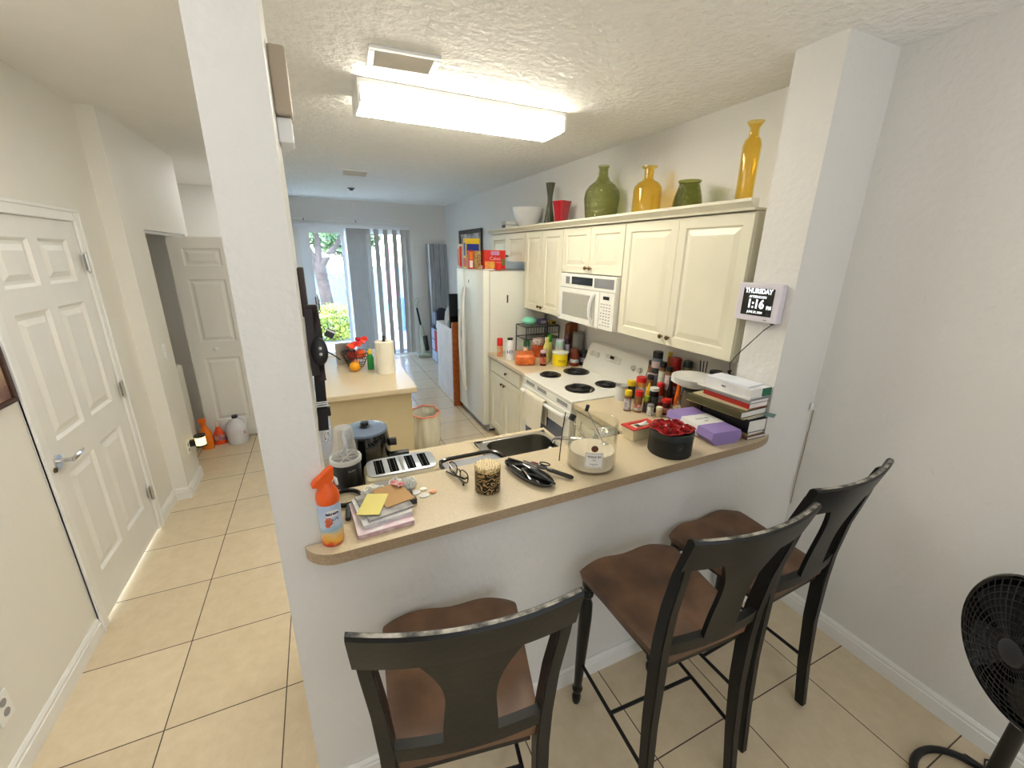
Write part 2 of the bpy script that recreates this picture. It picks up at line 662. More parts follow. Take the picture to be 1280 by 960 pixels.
# six-panel hall door
P6 = []
for x0, x1 in ((0.11, 0.385), (0.465, 0.74)):
    P6 += [(x0, x1, 0.24, 0.84), (x0, x1, 1.0, 1.60), (x0, x1, 1.71, 1.93)]
dr = door_mesh(0.85, 2.025, 0.035, P6, d=0.012, a=0.03, b=0.028).xf(Matrix.Translation((-1.222, 2.44, 0.012)) @ ROT_PX)
d1 = dr.build('door_1', M_door, kind='structure')
s = B().cyl((-1.222, 2.50, 0.93), (-1.214, 2.50, 0.93), 0.032).cyl((-1.22, 2.50, 0.93), (-1.165, 2.50, 0.93), 0.011)
s.tube([(-1.165, 2.495, 0.93), (-1.163, 2.53, 0.932), (-1.165, 2.58, 0.935), (-1.17, 2.615, 0.932)], [0.012, 0.011, 0.009, 0.007], 10)
h1 = s.build('door_handle', M_chrome, d1, smooth=True)
h1['label'] = 'chrome lever handle'
for hz in (0.30, 1.05, 1.82):
    s = B().cyl((-1.199, 3.29, hz - 0.045), (-1.199, 3.29, hz + 0.045), 0.007, seg=10).box(-1.206, -1.2025, 3.268, 3.31, hz - 0.044, hz + 0.044)
    s.sph((-1.199, 3.29, hz + 0.05), 0.008, 8, 6).sph((-1.199, 3.29, hz - 0.05), 0.008, 8, 6)
    s.build('hinge', M_steel, d1)
# strike plate beside the handle
B().cyl((-1.2035, 2.425, 0.915), (-1.197, 2.425, 0.915), 0.012, seg=12).build('strike_plate', M_brass, d1)

# folded closet door standing across the hall
bp = door_mesh(0.50, 2.0, 0.03, [(0.10, 0.40, 0.20, 0.86), (0.10, 0.40, 1.02, 1.62), (0.10, 0.40, 1.74, 1.90)], d=0.01, a=0.025, b=0.022)
bp.mv(-1.205, 4.875, 0.012)
d2 = bp.build('door_2', M_door, kind='structure')
B().lathe([(0.009, 0), (0.009, 0.012), (0.018, 0.018), (0.02, 0.028), (0.012, 0.036), (0, 0.038)], seg=16, M=Matrix.Translation((-0.99, 4.875, 0.965)) @ Matrix.Rotation(R_(90), 4, 'X')).build('door_knob', M_trim, d2, smooth=True)
bp = door_mesh(0.50, 2.0, 0.03, [(0.10, 0.40, 0.20, 0.86), (0.10, 0.40, 1.02, 1.62), (0.10, 0.40, 1.74, 1.90)], d=0.01, a=0.025, b=0.022)
bp.mv(-1.205, 4.915, 0.012)
bp.build('door_leaf', M_door, d2)
struct('trim_2', B().box(-1.19, -1.14, 4.09, 5.18, 2.012, 2.034), M_alu)

# sliding glass door
s = B()
s.box(-0.19, -0.085, 8.03, 8.10, 0.0, 2.31).box(1.52, 1.60, 8.03, 8.10, 0, 2.31).box(-0.085, 1.52, 8.03, 8.10, 2.25, 2.31).box(-0.085, 1.52, 8.03, 8.10, 0, 0.05)
sd = s.build('door_3', M_alu, kind='structure')
s = B().box(-0.085, 0.50, 8.035, 8.055, 0.05, 0.11).box(-0.085, 0.50, 8.035, 8.055, 2.20, 2.25).box(-0.085, -0.04, 8.035, 8.055, 0.11, 2.20).box(0.44, 0.50, 8.035, 8.055, 0.11, 2.20)
sp = s.build('sliding_panel', M_alu, sd)
B().box(-0.04, 0.44, 8.042, 8.048, 0.11, 2.20).build('pane', M_glass, sp)
B().box(-0.072, -0.055, 8.012, 8.035, 0.95, 1.15, bev=0.004).build('handle', M_dark, sp)
s = B().box(0.50, 1.52, 8.07, 8.09, 0.05, 0.11).box(0.50, 1.52, 8.07, 8.09, 2.20, 2.25).box(0.50, 0.55, 8.07, 8.09, 0.11, 2.20).box(1.47, 1.52, 8.07, 8.09, 0.11, 2.20)
fp = s.build('fixed_panel', M_alu, sd)
B().box(0.55, 1.47, 8.077, 8.083, 0.11, 2.20).build('pane', M_glass, fp)

# vertical blinds
vb = thing('vertical_blinds', 'grey vertical blinds covering the right half of the sliding glass door', 'blinds', (0.55, 7.955, 2.30))
B().box(-0.80, 1.05, -0.02, 0.02, -0.01, 0.04, bev=0.004).build('headrail', M_alu, vb)


def slat(x, ang, w=0.089):
    s = B()

    def f(u, v):
        t = (u - 0.5) * 2
        c = 0.008 * (1 - t * t)
        px, py = t * w / 2, c
        return Vector((px * math.cos(ang) - py * math.sin(ang) + x, px * math.sin(ang) + py * math.cos(ang), -0.015 - v * 2.23))
    s.grid(f, 6, 1, th=(0.0008, 0.0008, 0))
    s.build('slat', M_blind, vb, smooth=True)


for k in range(9):
    slat(0.015 + k * 0.040, R_(28))
for k, x in enumerate((0.49, 0.645, 0.80, 0.94, 1.03)):
    slat(x - 0.02, R_(16 - k * 2), 0.087)

rod = thing('curtain_rod', 'thin white rod on two brackets above the sliding glass door', 'curtain rod', (0.7, 7.99, 2.40))
B().cyl((-0.95, -0.03, 0.0), (0.90, -0.03, -0.02), 0.009, seg=10).build('rod', M_white, rod, smooth=True)
for x in (-0.80, 0.0):
    B().box(x - 0.01, x + 0.01, -0.04, 0.03, -0.02, 0.012, bev=0.003).build('bracket', M_grey, rod)

# ================================================================== ceiling fittings
fx = thing('ceiling_light', 'long fluorescent ceiling light glowing over the kitchen', 'ceiling light', (0.89, 2.65, 2.727))
B().box(-0.605, 0.605, -0.15, 0.15, -0.022, 0.0, bev=0.003).build('base', M_white, fx)
for sx in (-1, 1):
    B().box(sx * 0.598 - 0.008, sx * 0.598 + 0.008, -0.148, 0.148, -0.104, -0.022, bev=0.003).build('end_cap', M_white, fx)
m_lens = mat('light_lens', (255, 250, 235), 0.4, var=0.0, emis=(255, 248, 231), estr=24)
s = B()
prof = [(-0.145, -0.022), (-0.14, -0.075), (-0.11, -0.105), (0.11, -0.105), (0.14, -0.075), (0.145, -0.022)]
s.rectsweep([[(x, y, z) for y, z in prof] for x in (-0.59, 0.59)])
s.build('diffuser', m_lens, fx)


def vent(x, y, w, d, rz, label, n):
    t = thing('ceiling_vent', label, 'vent', (x, y, 2.727), rz)
    s = B()
    f = 0.03
    s.box(-w / 2, w / 2, -d / 2, -d / 2 + f, -0.012, 0, bev=0.004).box(-w / 2, w / 2, d / 2 - f, d / 2, -0.012, 0, bev=0.004)
    s.box(-w / 2, -w / 2 + f, -d / 2 + f, d / 2 - f, -0.012, 0, bev=0.004).box(w / 2 - f, w / 2, -d / 2 + f, d / 2 - f, -0.012, 0, bev=0.004)
    s.build('frame', M_white, t)
    for k in range(n):
        yy = -d / 2 + f + (k + 0.5) * (d - 2 * f) / n
        b = B().box(-w / 2 + f, w / 2 - f, -0.011, 0.011, -0.0012, 0.0012)
        b.xf(Matrix.Translation((0, yy, -0.007)) @ Matrix.Rotation(R_(-30), 4, 'X'))
        b.build('louver', mat('louver_grey', (214, 208, 196), 0.5), t)
    B().box(-w / 2 + f, w / 2 - f, -d / 2 + f, d / 2 - f, -0.0015, -0.0002).build('backing', mat('vent_back', (176, 170, 156), 0.8), t)


vent(0.46, 2.22, 0.31, 0.215, R_(-4), 'larger louvered air vent in the ceiling nearest the camera', 8)
vent(0.50, 5.26, 0.30, 0.36, R_(-2), 'small air vent far back in the kitchen ceiling', 9)
o = B().lathe([(0.05, 0), (0.05, -0.006), (0.03, -0.012), (0.02, -0.03), (0, -0.032)], seg=20).build('smoke_detector', M_dark, smooth=True)
tag(o, 'small dark round sprinkler on the kitchen ceiling beyond the far vent', 'ceiling sprinkler', loc=(0.555, 6.5, 2.727))

# chime box + sensor high on the left pillar
t = thing('door_chime', 'beige chime box with small white sensor high on the left pillar', 'door chime', (-0.05, 1.385, 2.18))
B().box(0, 0.04, -0.05, 0.05, 0.05, 0.20, bev=0.006).build('housing', mat('beige_plastic', (186, 170, 146), 0.5), t)
B().box(0, 0.035, -0.03, 0.05, -0.01, 0.048, bev=0.004).build('sensor', M_white, t)

# ================================================================== hall things
t = thing('washing_machine', 'white washing machine standing inside the hall closet', 'washing machine', (-1.63, 4.46, 0))
B().box(-0.34, 0.37, -0.33, 0.30, 0.02, 0.86, bev=0.015).build('body', M_white_app, t)
B().box(-0.34, -0.20, -0.33, 0.30, 0.86, 0.98, bev=0.02).build('control_panel', M_white_app, t)
B().box(-0.19, 0.36, -0.26, 0.24, 0.861, 0.875, bev=0.006).build('lid', M_white, t)
t = thing('valve_box', 'beige water valve box high on the closet wall', 'valve box', (-1.55, 5.188, 1.83))
B().box(-0.10, 0.10, -0.03, 0, -0.08, 0.08, bev=0.004).build('box', mat('valve_beige', (196, 182, 160), 0.6), t)
B().box(-0.06, 0.05, -0.045, -0.03, -0.07, -0.03, bev=0.004).build('valve', M_dark, t)
B().cyl((-0.02, -0.04, -0.03), (-0.02, -0.04, 0.0), 0.012, seg=10).build('tap', M_brass, t)


def plate(label, x, y, z, kind):
    t = thing('light_switch' if kind == 's' else 'wall_outlet', label, 'light switch' if kind == 's' else 'outlet', (x, y, z))
    B().box(0, 0.006, -0.036, 0.036, -0.058, 0.058, bev=0.003).build('cover_plate', M_white, t)
    if kind == 's':
        B().box(0.006, 0.011, -0.016, 0.016, -0.032, 0.032, bev=0.002).build('rocker', M_trim, t)
    else:
        for dz in (-0.022, 0.022):
            B().cyl((0.006, 0, dz), (0.008, 0, dz), 0.015, seg=16).build('socket', M_grey, t)


plate('white light switch on the white corner wall beside the closet', -1.12, 3.885, 1.154, 's')
plate('white wall outlet low on the corner wall behind the glowing lantern', -1.12, 3.90, 0.35, 'o')
plate('white wall outlet at the left edge of the photo above the baseboard', -1.22, 1.752, 0.292, 'o')

t = thing('night_light', 'small glowing candle lantern plugged low on the closet corner wall', 'night light', (-1.045, 3.97, 0.32))
B().lathe([(0.04, 0), (0.042, 0.01), (0.04, 0.014), (0, 0.014)], seg=24).build('base', M_black, t)
B().lathe([(0.037, 0.014), (0.037, 0.085)], seg=24, close=False).build('shade', mat('lit_shade', (250, 240, 200), 0.5, emis=(255, 226, 160), estr=1.6), t)
B().lathe([(0.041, 0.085), (0.041, 0.10), (0.03, 0.102), (0, 0.102)], seg=24).build('rim', M_black, t)
B().box(-0.075, -0.03, -0.02, 0.02, 0.01, 0.06, bev=0.004).build('plug', M_black, t)

# cleaning bottles in front of the folded door
t = thing('cleaner_jug', 'white gallon cleaner jug with dark blue cap in front of the folded door', 'jug', (-0.925, 4.74, 0))
s = B().lathe([(0.0, 0), (0.085, 0.0), (0.093, 0.012), (0.095, 0.15), (0.088, 0.185), (0.055, 0.235), (0.026, 0.26), (0.024, 0.275)], seg=24)
s.tube([(0.075, 0, 0.19), (0.085, 0, 0.225), (0.06, 0, 0.255), (0.028, 0, 0.262)], 0.011, 8)
s.build('body', mat('jug_white', (226, 226, 232), 0.4), t, smooth=True)
B().cyl((0, 0, 0.268), (0, 0, 0.292), 0.027, seg=16).build('cap', mat('navy_plastic', (28, 30, 64), 0.4), t)
m_red = mat('red_print', (196, 30, 40), 0.5)
lettering('X', 0.05, m_red, t, Matrix.Translation((0, 0, 0.12)) @ facing(R_(-40)) , bend=0.0965, name='mark')
for k in range(3):
    lettering('water', 0.02, mat('blue_print', (60, 70, 120), 0.5), t, Matrix.Translation((0, 0, 0.13 - 0.025 * k)) @ facing(R_(-95)), bend=0.0965) if False else None
t = thing('spray_cleaner', 'short red-orange cleaner bottle with pale cap between jug and orange bottle', 'cleaner bottle', (-1.09, 4.765, 0))
B().lathe([(0, 0), (0.058, 0), (0.062, 0.01), (0.06, 0.06), (0.05, 0.11), (0.03, 0.15), (0.02, 0.17), (0.018, 0.19)], seg=24, sy=0.62).build('body', mat('orange_red', (238, 84, 34), 0.3), t, smooth=True)
B().lathe([(0.0625, 0.045), (0.061, 0.07), (0.053, 0.105)], seg=24, sy=0.63, close=False).build('label', mat('orange_label', (240, 150, 110), 0.4, rgb2=(90, 90, 130), vscale=26), t)
B().cyl((0, 0, 0.19), (0, 0, 0.235), 0.019, 0.014, seg=16).build('cap', mat('pale_pink', (238, 214, 200), 0.4), t)
t = thing('orange_bottle', 'tall orange cleaner bottle leaning at the closet corner', 'cleaner bottle', (-1.175, 4.67, 0))
B().lathe([(0, 0), (0.045, 0), (0.05, 0.01), (0.052, 0.16), (0.04, 0.20), (0.022, 0.235), (0.018, 0.25)], seg=24, sx=1, sy=0.7).build('body', mat('orange_cleaner', (240, 140, 30), 0.3, rgb2=(230, 110, 20)), t, smooth=True)
B().cyl((0, 0, 0.25), (0, 0, 0.275), 0.016, seg=12).box(-0.035, 0.02, -0.013, 0.013, 0.275, 0.32, bev=0.004).cyl((-0.03, 0, 0.30), (-0.05, 0, 0.30), 0.008, seg=8).tube([(-0.02, 0, 0.28), (-0.03, 0, 0.25), (-0.022, 0, 0.225)], 0.005, 6).build('trigger_head', mat('orange_head', (236, 110, 20), 0.4), t)

t = thing('picture_frame', 'dark wooden picture frame cut off at the left edge of the photo', 'picture frame', (-1.22, 2.17, 1.40))
s = B()
for a in ((-0.19, 0.19, -0.12, -0.10), (-0.19, 0.19, 0.10, 0.12), (-0.19, -0.17, -0.10, 0.10), (0.17, 0.19, -0.10, 0.10)):
    s.box(0, 0.02, *a, bev=0.003)
s.build('frame', mat('dark_wood_frame', (70, 44, 28), 0.4), t)
B().box(0.002, 0.008, -0.17, 0.17, -0.10, 0.10).build('picture', mat('print_art', (190, 160, 130), 0.6, rgb2=(120, 90, 80), vscale=8), t)

# ================================================================== kitchen units
def knob(parent, x, y, z, ax='x', m=None, r=0.014):
    rot = Matrix.Rotation(R_(-90), 4, 'Y') if ax == 'x' else Matrix.Rotation(R_(90), 4, 'X')
    return B().lathe([(0.006, 0), (0.005, 0.012), (r, 0.018), (r * 1.05, 0.024), (r * 0.6, 0.03), (0, 0.031)], seg=14, M=Matrix.Translation((x, y, z)) @ rot).build('knob', m or M_brass, parent, smooth=True)


def upper_unit(label, y0, y1, z0, z1, knobz, nd=2, x0=1.95, name='wall_cabinet', side=None):
    t = thing(name, label, 'cabinet', (x0, (y0 + y1) / 2, z0), 0, None)
    h = z1 - z0
    w = y1 - y0
    B().box(0, 2.263 - x0, -w / 2 + 0.001, w / 2 - 0.001, 0, h - 0.001, bev=0.002).build('body', M_cream, t)
    dw = (w - 0.006 - 0.003 * (nd - 1)) / nd
    for k in range(nd):
        pm = 0.055
        d = door_mesh(dw, h - 0.012, 0.019, [(pm, dw - pm, pm, h - 0.012 - pm)], d=0.009, a=0.012, b=0.03)
        yy = w / 2 - 0.003 - k * (dw + 0.003)
        d.xf(Matrix.Translation((-0.0195, yy, 0.004)) @ ROT_MX)
        dd = d.build('door', M_cream, t)
        ky = yy - dw + 0.028 if k == 0 else yy - 0.028
        knob(dd, -0.019, ky, knobz - z0)
    return t


upper_unit('tall cream two-door wall cabinet nearest the digital clock', 1.446, 2.387, 1.372, 2.118, 1.425)
upper_unit('short cream cabinet with two doors directly above the microwave', 2.389, 3.189, 1.762, 2.118, 1.806)
upper_unit('cream wall cabinet with two narrow doors left of the microwave', 3.191, 3.913, 1.372, 2.118, 1.42)
upper_unit('small cream cabinet with two doors above the refrigerator', 3.915, 4.806, 1.825, 2.118, 1.882)
# crown moulding along the tops
s = B()
pr = [(0, 0), (-0.018, 0.0), (-0.022, 0.012), (-0.05, 0.032), (-0.056, 0.036), (-0.056, 0.05), (0, 0.05)]
s.rectsweep([[(1.93 + a, y, 2.119 + b) for a, b in pr] for y in (1.44, 4.83)])
s.rectsweep([[(x, 4.81 - a, 2.119 + b) for a, b in pr] for x in (1.93, 2.262)])
struct('trim_3', s, M_cream)
struct('trim_4', B().box(1.932, 2.263, 1.446, 4.806, 2.119, 2.131), M_cream)

# base units
t = thing('base_cabinet', 'cream base cabinet with drawer between refrigerator and stove', 'cabinet', (1.58, 3.52, 0))
B().box(0, 0.68, -0.438, 0.448, 0.10, 0.875, bev=0.002).box(0.05, 0.68, -0.438, 0.448, 0, 0.10).build('body', M_cream, t)
d = door_mesh(0.70, 0.125, 0.019, [], raised=False).xf(Matrix.Translation((-0.0195, 0.40, 0.735)) @ ROT_MX)
dw = d.build('drawer', M_cream, t)
knob(dw, -0.019, -0.02, 0.80)
for k in range(2):
    w = 0.348
    yy = 0.40 - k * 0.352
    d = door_mesh(w, 0.60, 0.019, [(0.055, w - 0.055, 0.055, 0.545)], d=0.009, a=0.012, b=0.03).xf(Matrix.Translation((-0.0195, yy, 0.125)) @ ROT_MX)
    dd = d.build('door', M_cream, t)
    knob(dd, -0.019, yy - w + 0.03 if k == 0 else yy - 0.03, 0.665)
t = thing('base_cabinet', 'cream base cabinet between the stove and the breakfast bar', 'cabinet', (1.58, 1.95, 0))
B().box(0, 0.68, -0.56, 0.342, 0.10, 0.875, bev=0.002).box(0.05, 0.68, -0.56, 0.342, 0, 0.10).build('body', M_cream, t)
d = door_mesh(0.30, 0.72, 0.019, [(0.055, 0.245, 0.055, 0.665)], d=0.009, a=0.012, b=0.03).xf(Matrix.Translation((-0.0195, 0.335, 0.13)) @ ROT_MX)
dd = d.build('door', M_cream, t)
knob(dd, -0.019, 0.07, 0.78)
t = thing('sink_cabinet', 'cream sink cabinet under the counter behind the breakfast bar', 'cabinet', (0.5, 1.64, 0))
# hollow carcass so that the bowl has room
s = B().box(-0.53, 0.60, 0.30, 0.318, 0.10, 0.875).box(-0.53, 0.60, -0.318, -0.30, 0.10, 0.875).box(-0.53, -0.512, -0.30, 0.30, 0.10, 0.875).box(0.582, 0.60, -0.30, 0.30, 0.10, 0.875)
s.box(-0.53, 0.60, -0.30, 0.30, 0.10, 0.118).box(-0.53, 0.60, -0.318, 0.26, 0, 0.10)
s.build('body', M_cream, t)
for k in range(3):
    w = 0.36
    d = door_mesh(w, 0.72, 0.019, [(0.055, w - 0.055, 0.055, 0.665)], d=0.009, a=0.012, b=0.03)
    d.xf(Matrix.Translation((0.585 - k * 0.37, 0.3375, 0.13)) @ Matrix.Rotation(R_(180), 4, 'Z'))
    dd = d.build('door', M_cream, t)

# worktops
s = B()
e = 0.004
s.box(-0.05, 0.67, 1.322, 1.997, 0.876, 0.914, bev=e).box(1.118, 1.56, 1.322, 1.62, 0.876, 0.914, bev=e).box(1.535, 2.263, 1.388, 2.295, 0.876, 0.914, bev=e)
s.box(0.666, 1.135, 1.961, 1.997, 0.876, 0.914, bev=0.002).box(0.666, 1.135, 1.322, 1.47, 0.876, 0.914, bev=0.002).box(1.112, 1.135, 1.46, 1.97, 0.876, 0.914, bev=0.002).box(0.660, 0.676, 1.46, 1.97, 0.876, 0.914, bev=0.002)
o = s.build('worktop', M_lam)
tag(o, 'beige laminate worktop around the sink, lower than the breakfast bar', 'countertop')
o = B().box(1.545, 2.263, 3.083, 3.965, 0.876, 0.914, bev=e).build('worktop', M_lam)
tag(o, 'short beige worktop crowded with jars beside the refrigerator', 'countertop')

# breakfast bar top
def bar_front(x):
    if x < -0.028:
        q = (x + 0.028) / 0.097
        return 1.203 - 0.095 * math.sqrt(max(0, 1 - q * q))
    if x < 1.80:
        return 1.108 + 0.032 * (x + 0.028) / 1.828
    return 1.140 + 0.034 * ((x - 1.80) / 0.145) ** 1.8


def bar_slab(z0, z1):
    s = B()
    xs = [-0.121, -0.115, -0.105, -0.09, -0.07, -0.048, -0.028, 0.2, 0.5, 0.9, 1.3, 1.6, 1.80, 1.84, 1.88, 1.913, 1.93, 1.945]
    y1, y2 = 1.177, 1.465
    for z in (z0, z1):
        fr = [s.bm.verts.new((x, min(bar_front(x), y1 - 0.0006), z)) for x in xs]
        md = [s.bm.verts.new((x, y1, z)) for x in xs]
        bk = {k: s.bm.verts.new((x, y2, z)) for k, x in enumerate(xs) if -0.0481 < x < 1.9131}
        for k in range(len(xs) - 1):
            s.bm.faces.new((fr[k], fr[k + 1], md[k + 1], md[k]))
            if k in bk and k + 1 in bk:
                s.bm.faces.new((md[k], md[k + 1], bk[k + 1], bk[k]))
        ks = sorted(bk)
        loop = fr + md[ks[-1]:][::-1] + [bk[k] for k in ks[::-1]] + md[:ks[0] + 1][::-1]
        if z == z0:
            l0 = loop
        else:
            for k in range(len(loop)):
                q = (k + 1) % len(loop)
                s.bm.faces.new((l0[k], l0[q], loop[q], loop[k]))
    return s


bt = bar_slab(1.031, 1.067).build('bar_counter', M_lamshade)
tag(bt, 'long beige laminate breakfast bar with rounded end, between the two pillars', 'counter')
bar_slab(1.0671, 1.0685).build('laminate_top', M_lam, bt)

# ---------------------------------------------------------------- sink
t = thing('kitchen_sink', 'stainless steel kitchen sink set in the lower worktop', 'sink', (0.895, 1.715, 0.914))
s = B()
X0, X1, Y0, Y1 = -0.215, 0.215, -0.24, 0.24
s.box(X0, X1, Y1 - 0.028, Y1, 0.0, 0.006, bev=0.003).box(X0, X0 + 0.045, Y0, Y1, 0.0, 0.006, bev=0.003).box(X1 - 0.03, X1, Y0, Y1, 0.0, 0.006, bev=0.003).box(X0, X1, Y0, Y0 + 0.05, 0.0, 0.006, bev=0.003)
s.build('rim', M_steel, t)
outer = rrect(0.36, 0.40, 0.07, 6, 0.006, 0.01)
s = B()
lv = [(1.0, 0.005), (0.985, -0.01), (0.96, -0.12), (0.88, -0.15), (0.3, -0.155)]
rings = []
for sc, z in lv:
    rings.append([s.bm.verts.new((0.006 + (x - 0.006) * sc, 0.01 + (y - 0.01) * sc, z)) for x, y in outer])
for a, b in zip(rings[:-1], rings[1:]):
    for i in range(len(a)):
        j = (i + 1) % len(a)
        s.bm.faces.new((a[i], a[j], b[j], b[i]))
s.bm.faces.new(rings[-1])
s.build('bowl', mat('dark_steel', (150, 148, 140), 0.3, metal=1.0, var=0.06, vscale=12), t, smooth=True)
# flat steel between bowl and rim
s = B()
hole = outer
rect = []
for x, y in hole:
    dx, dy = x - 0.006, y - 0.01
    k = max(abs(dx) / 0.205, abs(dy) / 0.228)
    rect.append((max(X0 + .003, min(X1 - .003, 0.006 + dx / k)), max(Y0 + .003, min(Y1 - .003, 0.01 + dy / k))))
a = [s.bm.verts.new((x, y, 0.0055)) for x, y in hole]
b = [s.bm.verts.new((x, y, 0.0055)) for x, y in rect]
for i in range(len(a)):
    j = (i + 1) % len(a)
    s.bm.faces.new((a[i], a[j], b[j], b[i]))
s.build('deck', M_steel, t)
B().cyl((0.0, 0, -0.155), (0, 0, -0.15), 0.04).build('drain', M_chrome, t)

t = thing('faucet', 'chrome faucet with low arched spout at the right end of the sink', 'faucet', (1.145, 1.52, 0.914))
B().lathe([(0.022, 0), (0.03, 0.012), (0.018, 0.03), (0.016, 0.07), (0, 0.07)], seg=16).build('base', M_chrome, t, smooth=True)
B().tube([(0, 0, 0.05), (-0.005, 0.01, 0.09), (-0.03, 0.05, 0.105), (-0.07, 0.14, 0.085), (-0.095, 0.20, 0.06), (-0.10, 0.215, 0.035)], [0.012, 0.012, 0.012, 0.011, 0.011, 0.012], 10).build('spout', M_chrome, t, smooth=True)
B().cyl((-0.10, 0.215, 0.042), (-0.101, 0.218, 0.018), 0.013, seg=12).build('aerator', M_black, t)
B().tube([(0, 0, 0.07), (0.0, 0.02, 0.10), (-0.02, 0.10, 0.14)], [0.012, 0.008, 0.006], 8).build('lever', M_chrome, t, smooth=True)

t = thing('steel_strainer', 'shiny perforated steel strainer bowl standing behind the big glass jar', 'strainer', (1.25, 1.545, 0.9145))
B().lathe([(0.035, 0), (0.04, 0.01), (0.062, 0.04), (0.07, 0.09), (0.066, 0.125), (0.05, 0.15), (0.02, 0.16), (0, 0.162)], seg=24).build('bowl', mat('hammered_chrome', (210, 210, 206), 0.15, metal=1.0, bump=0.8, bscale=70), t, smooth=True)
B().tube([(0.071 * math.cos(a / 16 * 2 * math.pi), 0.071 * math.sin(a / 16 * 2 * math.pi), 0.09) for a in range(16)], 0.004, 6, closed=True).build('rim', M_chrome, t, smooth=True)

for x, y, a, lab in ((0.90, 1.62, 0.4, 'white plastic spoon standing in the sink, left one of two'), (1.035, 1.66, 1.9, 'white plastic scoop in the right corner of the sink')):
    t = thing('plastic_spoon', lab, 'spoon', (x, y, 0.775), a)
    B().tube([(0, 0, 0.0), (0.03, 0.0, 0.07), (0.045, 0, 0.12)], [0.006, 0.005, 0.008], 8).build('handle', M_white, t, smooth=True)
    B().sph((0.052, 0, 0.138), (0.019, 0.014, 0.024), 12, 8).build('bowl', M_white, t, smooth=True)

# black framed tray behind the bar
t = thing('drying_tray', 'black framed grey drying tray behind the reading glasses', 'tray', (0.535, 1.56, 0.9145))
s = B()
path = [(-0.13, -0.07, 0.10), (-0.135, 0.06, 0.105)] + [(0.12 + 0.035 * math.sin(k * math.pi / 10), 0.055 + 0.035 * math.cos(k * math.pi / 10) - 0.02, 0.105) for k in range(6)] + [(0.158, -0.06, 0.09)]
s.tube([(-0.13, -0.06, 0.105), (-0.138, 0.02, 0.105), (-0.13, 0.06, 0.105), (-0.09, 0.073, 0.105), (0.08, 0.075, 0.105), (0.115, 0.07, 0.105), (0.135, 0.045, 0.105), (0.148, -0.01, 0.105), (0.15, -0.06, 0.105)], 0.0095, 8)
for x in (-0.13, 0.148):
    for y in (-0.058, 0.04):
        s.cyl((x, y, 0), (x, y, 0.105), 0.006, seg=8)
s.build('frame', M_blackg, t, smooth=True)
B().prism(rrect(0.26, 0.12, 0.02, 4, 0.006, 0.0), 0.09, 0.098, bev=0.002).build('tray', mat('grey_tray', (168, 170, 176), 0.3), t)

# ---------------------------------------------------------------- stove
t = thing('stove', 'white electric coil stove with sloping control panel', 'stove', (1.53, 2.69, 0))
B().box(0.03, 0.70, -0.38, 0.38, 0.0, 0.895, bev=0.004).build('body', M_white_app, t)
B().box(0.0, 0.62, -0.385, 0.385, 0.895, 0.92, bev=0.008, seg=3).build('cooktop', M_white_app, t)
# backguard
s = B()
pr = [(0.60, 0.92), (0.612, 0.985), (0.625, 1.00), (0.665, 1.13), (0.68, 1.155), (0.72, 1.165), (0.725, 0.92)]
prs = []
for y, dz in ((-0.385, -0.02), (-0.37, -0.006), (-0.3, 0.0), (0.3, 0.0), (0.37, -0.006), (0.385, -0.02)):
    prs.append([(x, y, z + (dz * max(0, (z - 1.0) / 0.16))) for x, z in pr])
s.rectsweep(prs)
bgd = s.build('backguard', M_white_app, t, smooth=True)


def bgM(y, z):
    # face of backguard between (0.625,1.00) and (0.665,1.13)
    x = 0.625 + (z - 1.0) / 0.13 * 0.04
    n = Vector((-0.13, 0, 0.04)).normalized()
    yv = Vector((0.04, 0, 0.13)).normalized()
    xv = Vector((0, -1, 0))
    m = Matrix((xv, yv, n)).transposed().to_4x4()
    m.translation = (x - 0.0005, y, z)
    return m


for y in (0.30, 0.225, -0.245, -0.325):
    k = B().lathe([(0.026, 0), (0.026, 0.004), (0.019, 0.006), (0.017, 0.022), (0, 0.023)], seg=18).box(-0.003, 0.003, -0.016, 0.016, 0.02, 0.027).xf(bgM(y, 1.065))
    k.build('knob', mat('off_white', (222, 218, 204), 0.35), t, smooth=True)
B().box(-0.10, 0.10, -0.028, 0.028, 0.0, 0.003, bev=0.001).xf(bgM(0.02, 1.075)).build('display_panel', mat('off_white', (222, 218, 204), 0.35), bgd)
B().box(-0.024, 0.024, -0.012, 0.012, 0.003, 0.005).xf(bgM(0.03, 1.085)).build('clock_display', M_blackg, bgd)
for k in range(8):
    B().box(-0.008, 0.008, -0.004, 0.004, 0.003, 0.0045).xf(bgM(-0.06 + (k % 4) * 0.022 + (0.1 if k > 3 else 0), 1.062)).build('button', M_white, bgd)
m_coil = mat('coil_black', (28, 26, 25), 0.45, var=0.1)
for x, y, r in ((0.195, 0.265, 0.075), (0.46, 0.27, 0.098), (0.215, -0.155, 0.098), (0.475, -0.145, 0.075)):
    b = B().lathe([(r + 0.016, 0.9205), (r + 0.018, 0.9245), (r + 0.008, 0.924), (r * 0.6, 0.9215), (0.02, 0.921), (0, 0.921)], c=(x, y, 0), seg=36)
    bo = b.build('drip_pan', mat('pan_black', (36, 33, 30), 0.3, var=0.1), t, smooth=True)
    pts = []
    turns = 4.3 if r > .08 else 3.4
    N = int(turns * 28)
    for k in range(N):
        a = k / 28 * 2 * math.pi
        rr = 0.014 + (r - 0.014) * k / N
        pts.append((x + rr * math.cos(a), y + rr * math.sin(a), 0.9295))
    c = B().tube(pts, 0.0048, 6)
    c.build('heating_coil', m_coil, bo, smooth=True)
